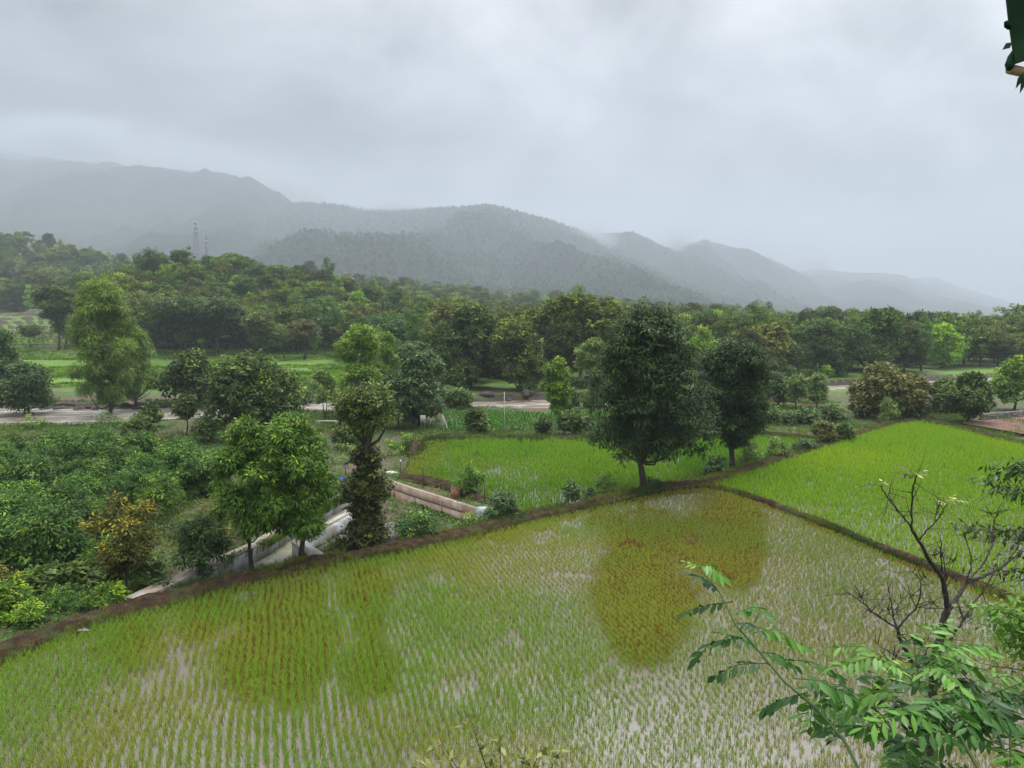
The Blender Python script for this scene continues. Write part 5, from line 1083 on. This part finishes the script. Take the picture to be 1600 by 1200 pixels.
b = np.array([.05, 3.6, TZ(.05, 3.6)]); r = empty('pale_leaved_shrub', tuple(b), 'pale yellowish shrub whose top just shows at the bottom edge left of centre', 'shrub')
rng = np.random.default_rng(19); mb = MB(); e = PD(800, 1290, 3.5); mb.tube([(0, 0, -.3), tuple((e - b) * .5 + [.05, 0, 0]), tuple(e - b)], [.03, .02, .014], 8); mb.build('trunk', M['bark_wet'], r)
spray(r, [[(800, 1290), (760, 1200), (748, 1165), (738, 1130)], [(800, 1290), (782, 1200), (781, 1150)], [(790, 1290), (720, 1210), (690, 1160)], [(790, 1290), (700, 1230), (655, 1190)], [(800, 1290), (830, 1210), (846, 1165)], [(800, 1290), (850, 1220), (875, 1175)], [(800, 1290), (815, 1210), (820, 1170)], [(800, 1290), (860, 1230), (890, 1200)]], 3.5, .075, .024, ((.06, .09, .03), (.24, .26, .10)), 85, rng, rad=.005, spread=.03, droop=-.4)
spray(r, [[(740, 1145), (736, 1132)], [(690, 1160), (686, 1148)]], 3.5, .06, .03, ((.02, .04, .02), (.5, .38, .12)), 60, rng, rad=.002, spread=.008, droop=-.6)
# the overhang at the top right corner
b = PD(1600, 60, 1.6); r = empty('overhang', tuple(b), 'dark green overhang edge with leafy tips and pale pole end, top right', 'overhang')
def pd(a, b_, Y=1.6): return PD(a, b_, Y) - b
mb = MB(); V = [pd(1566, -60), pd(1576, 30), pd(1586, 98), pd(1604, 92), pd(1660, 60), pd(2900, 20), pd(2900, -260), pd(1640, -260)]; V2 = [v + np.array([.03, .045, .012]) for v in V]; n = len(V)
mb.add(V + V2, [[i, (i + 1) % n, n + (i + 1) % n, n + i] for i in range(n)]); mb.f[n] = [np.array([list(range(n))]), np.array([[n + i for i in range(n)][::-1]])]; mb.build('edge_sheet', M['roof_green'], r, False)
mb = MB(); mb.tube([pd(1578, 108, 1.62), pd(1600, 113, 1.64), pd(1700, 100, 1.7), pd(2900, 80, 1.8)], .0105, 12); mb.build('pole', M['cut_wood'], r)
mb = MB(); mb.tube([pd(1576.5, 107, 1.60), pd(1578, 100, 1.61), pd(1580, 90, 1.62), pd(1583, 80, 1.63)], [.006, .010, .008, .003], 9); mb.tube([pd(1571, 33, 1.6), pd(1574, 39, 1.6), pd(1578, 45, 1.6)], [.003, .007, .004], 8); mb.build('knot', M['roof_green'], r)
mb = MB(); e = pd(2850, 100, 1.75); mb.tube([e, (e[0], e[1], e[2] - 2), (e[0] + .02, e[1], e[2] - 4.5), (e[0], e[1], TZ(b[0] + e[0], b[1] + e[1]) - b[2] - .3)], [.05, .055, .06, .065], 9); mb.build('post', M['bark'], r)
for q, (x0, y0, x1, y1) in enumerate(((1582, 66, 1567, 77), (1600, 112, 1589, 138), (1604, 114, 1596, 146), (1610, 112, 1606, 150))):
    a, e = pd(x0, y0), pd(x1, y1); V, Q, cc = leaf_quads(a[None], unit((e - a)[None]), np.array([[.1, -1, .25]]), np.array([np.linalg.norm(e - a)]), np.array([.014]), np.array([[.012, .035, .018]]), .12); link('leaf_tip', make_mesh('leaf_tip', V, Q, M['leaf_close'], cc), r)

# ------------------------------------------------------------------ low cloud lying on the crests
def cloud(label, px, py, Y, rx, ry, rz, depth, seed):
    Y *= KH; rx *= KH; ry *= KH; rz *= KH
    nu, nv = 32, 18; u = np.linspace(0, 2 * math.pi, nu, endpoint=False); v = np.linspace(.02, math.pi - .02, nv); U, W = np.meshgrid(u, v)
    V = np.stack([np.sin(W) * np.cos(U), np.sin(W) * np.sin(U), np.cos(W)], -1).reshape(-1, 3); i = np.arange(nv - 1)[:, None] * nu; j = np.arange(nu)[None]; j2 = (j + 1) % nu
    Q = np.stack([i + j, i + nu + j, i + nu + j2, i + j2], -1).reshape(-1, 4); caps = [np.array([list(range(nu))]), np.array([[(nv - 1) * nu + q for q in range(nu)][::-1]])]
    m = bpy.data.materials.new('cloud_%d' % seed); m.use_nodes = True; nt = m.node_tree; nt.nodes.clear(); N = nt.nodes.new; L = nt.links.new
    p = N('ShaderNodeVolumePrincipled'); p.inputs['Color'].default_value = (.60, .64, .68, 1); p.inputs['Anisotropy'].default_value = .2
    tc = N('ShaderNodeTexCoord'); ln = N('ShaderNodeVectorMath'); ln.operation = 'LENGTH'; L(tc.outputs['Object'], ln.inputs[0])
    mp = N('ShaderNodeMapping'); mp.inputs['Scale'].default_value = (rx / rz * .75, ry / rz * .75, .9); mp.inputs['Location'].default_value = (seed * 3.1, 0, 0); L(tc.outputs['Object'], mp.inputs[0])
    nz = N('ShaderNodeTexNoise'); nz.inputs['Scale'].default_value = 1.0; nz.inputs['Detail'].default_value = 3; L(mp.outputs[0], nz.inputs['Vector'])
    a = N('ShaderNodeMapRange'); a.inputs[1].default_value = .33; a.inputs[2].default_value = .62; L(nz.outputs[0], a.inputs[0])
    f = N('ShaderNodeMapRange'); f.interpolation_type = 'SMOOTHSTEP'; f.inputs[1].default_value = 1.0; f.inputs[2].default_value = .15; L(ln.outputs['Value'], f.inputs[0])
    x = N('ShaderNodeMath'); x.operation = 'MULTIPLY'; L(a.outputs[0], x.inputs[0]); L(f.outputs[0], x.inputs[1])
    y = N('ShaderNodeMath'); y.operation = 'MULTIPLY'; y.inputs[1].default_value = depth * 2.2 / ry; L(x.outputs[0], y.inputs[0]); L(y.outputs[0], p.inputs['Density'])
    o = N('ShaderNodeOutputMaterial'); L(p.outputs[0], o.inputs['Volume']); c = link('low_cloud', make_mesh('low_cloud', V, [Q] + caps, m), None, tuple(PD(px, py, Y))); c.scale = (rx, ry, rz); tag(c, label, 'cloud', kind='stuff')
cloud('grey cloud lying on the top of the far left mountain', 120, 222, 1950, 420, 170, 95, 1.2, 1)
cloud('cloud bank behind the left end of the long wooded hill', 330, 262, 1900, 330, 160, 80, 1.0, 2)
cloud('low cloud where the left mountain dips behind the long hill', 455, 300, 1800, 170, 130, 70, 1.2, 3)
cloud('thin cloud over the middle crest of the long hill', 615, 322, 1620, 120, 60, 26, 1.0, 4)
cloud('mist wisp spilling over the right shoulder of the long hill', 925, 372, 1580, 75, 80, 50, 1.1, 5)
cloud('mist wisp between the two middle peaks', 1065, 385, 1900, 80, 80, 52, 1.2, 6)
cloud('cloud on the saddle behind the second peak on the right', 1265, 412, 2300, 110, 90, 50, 1.1, 7)

# ------------------------------------------------------------------ haze
mh = bpy.data.materials.new('haze'); mh.use_nodes = True; nt = mh.node_tree; nt.nodes.clear()
pv = nt.nodes.new('ShaderNodeVolumePrincipled'); pv.inputs['Color'].default_value = (0.69, 0.76, 0.845, 1); pv.inputs['Density'].default_value = 0.00031; pv.inputs['Anisotropy'].default_value = 0.1
mo = nt.nodes.new('ShaderNodeOutputMaterial'); nt.links.new(pv.outputs[0], mo.inputs['Volume'])
mb = MB(); mb.box((0, 0, 558), (15600, 15600, 1132)); hz = mb.build('haze', mh, None, False); tag(hz, kind='stuff'); hz['label'] = 'pale rain haze filling the valley'; hz['category'] = 'haze'

finish_labels()
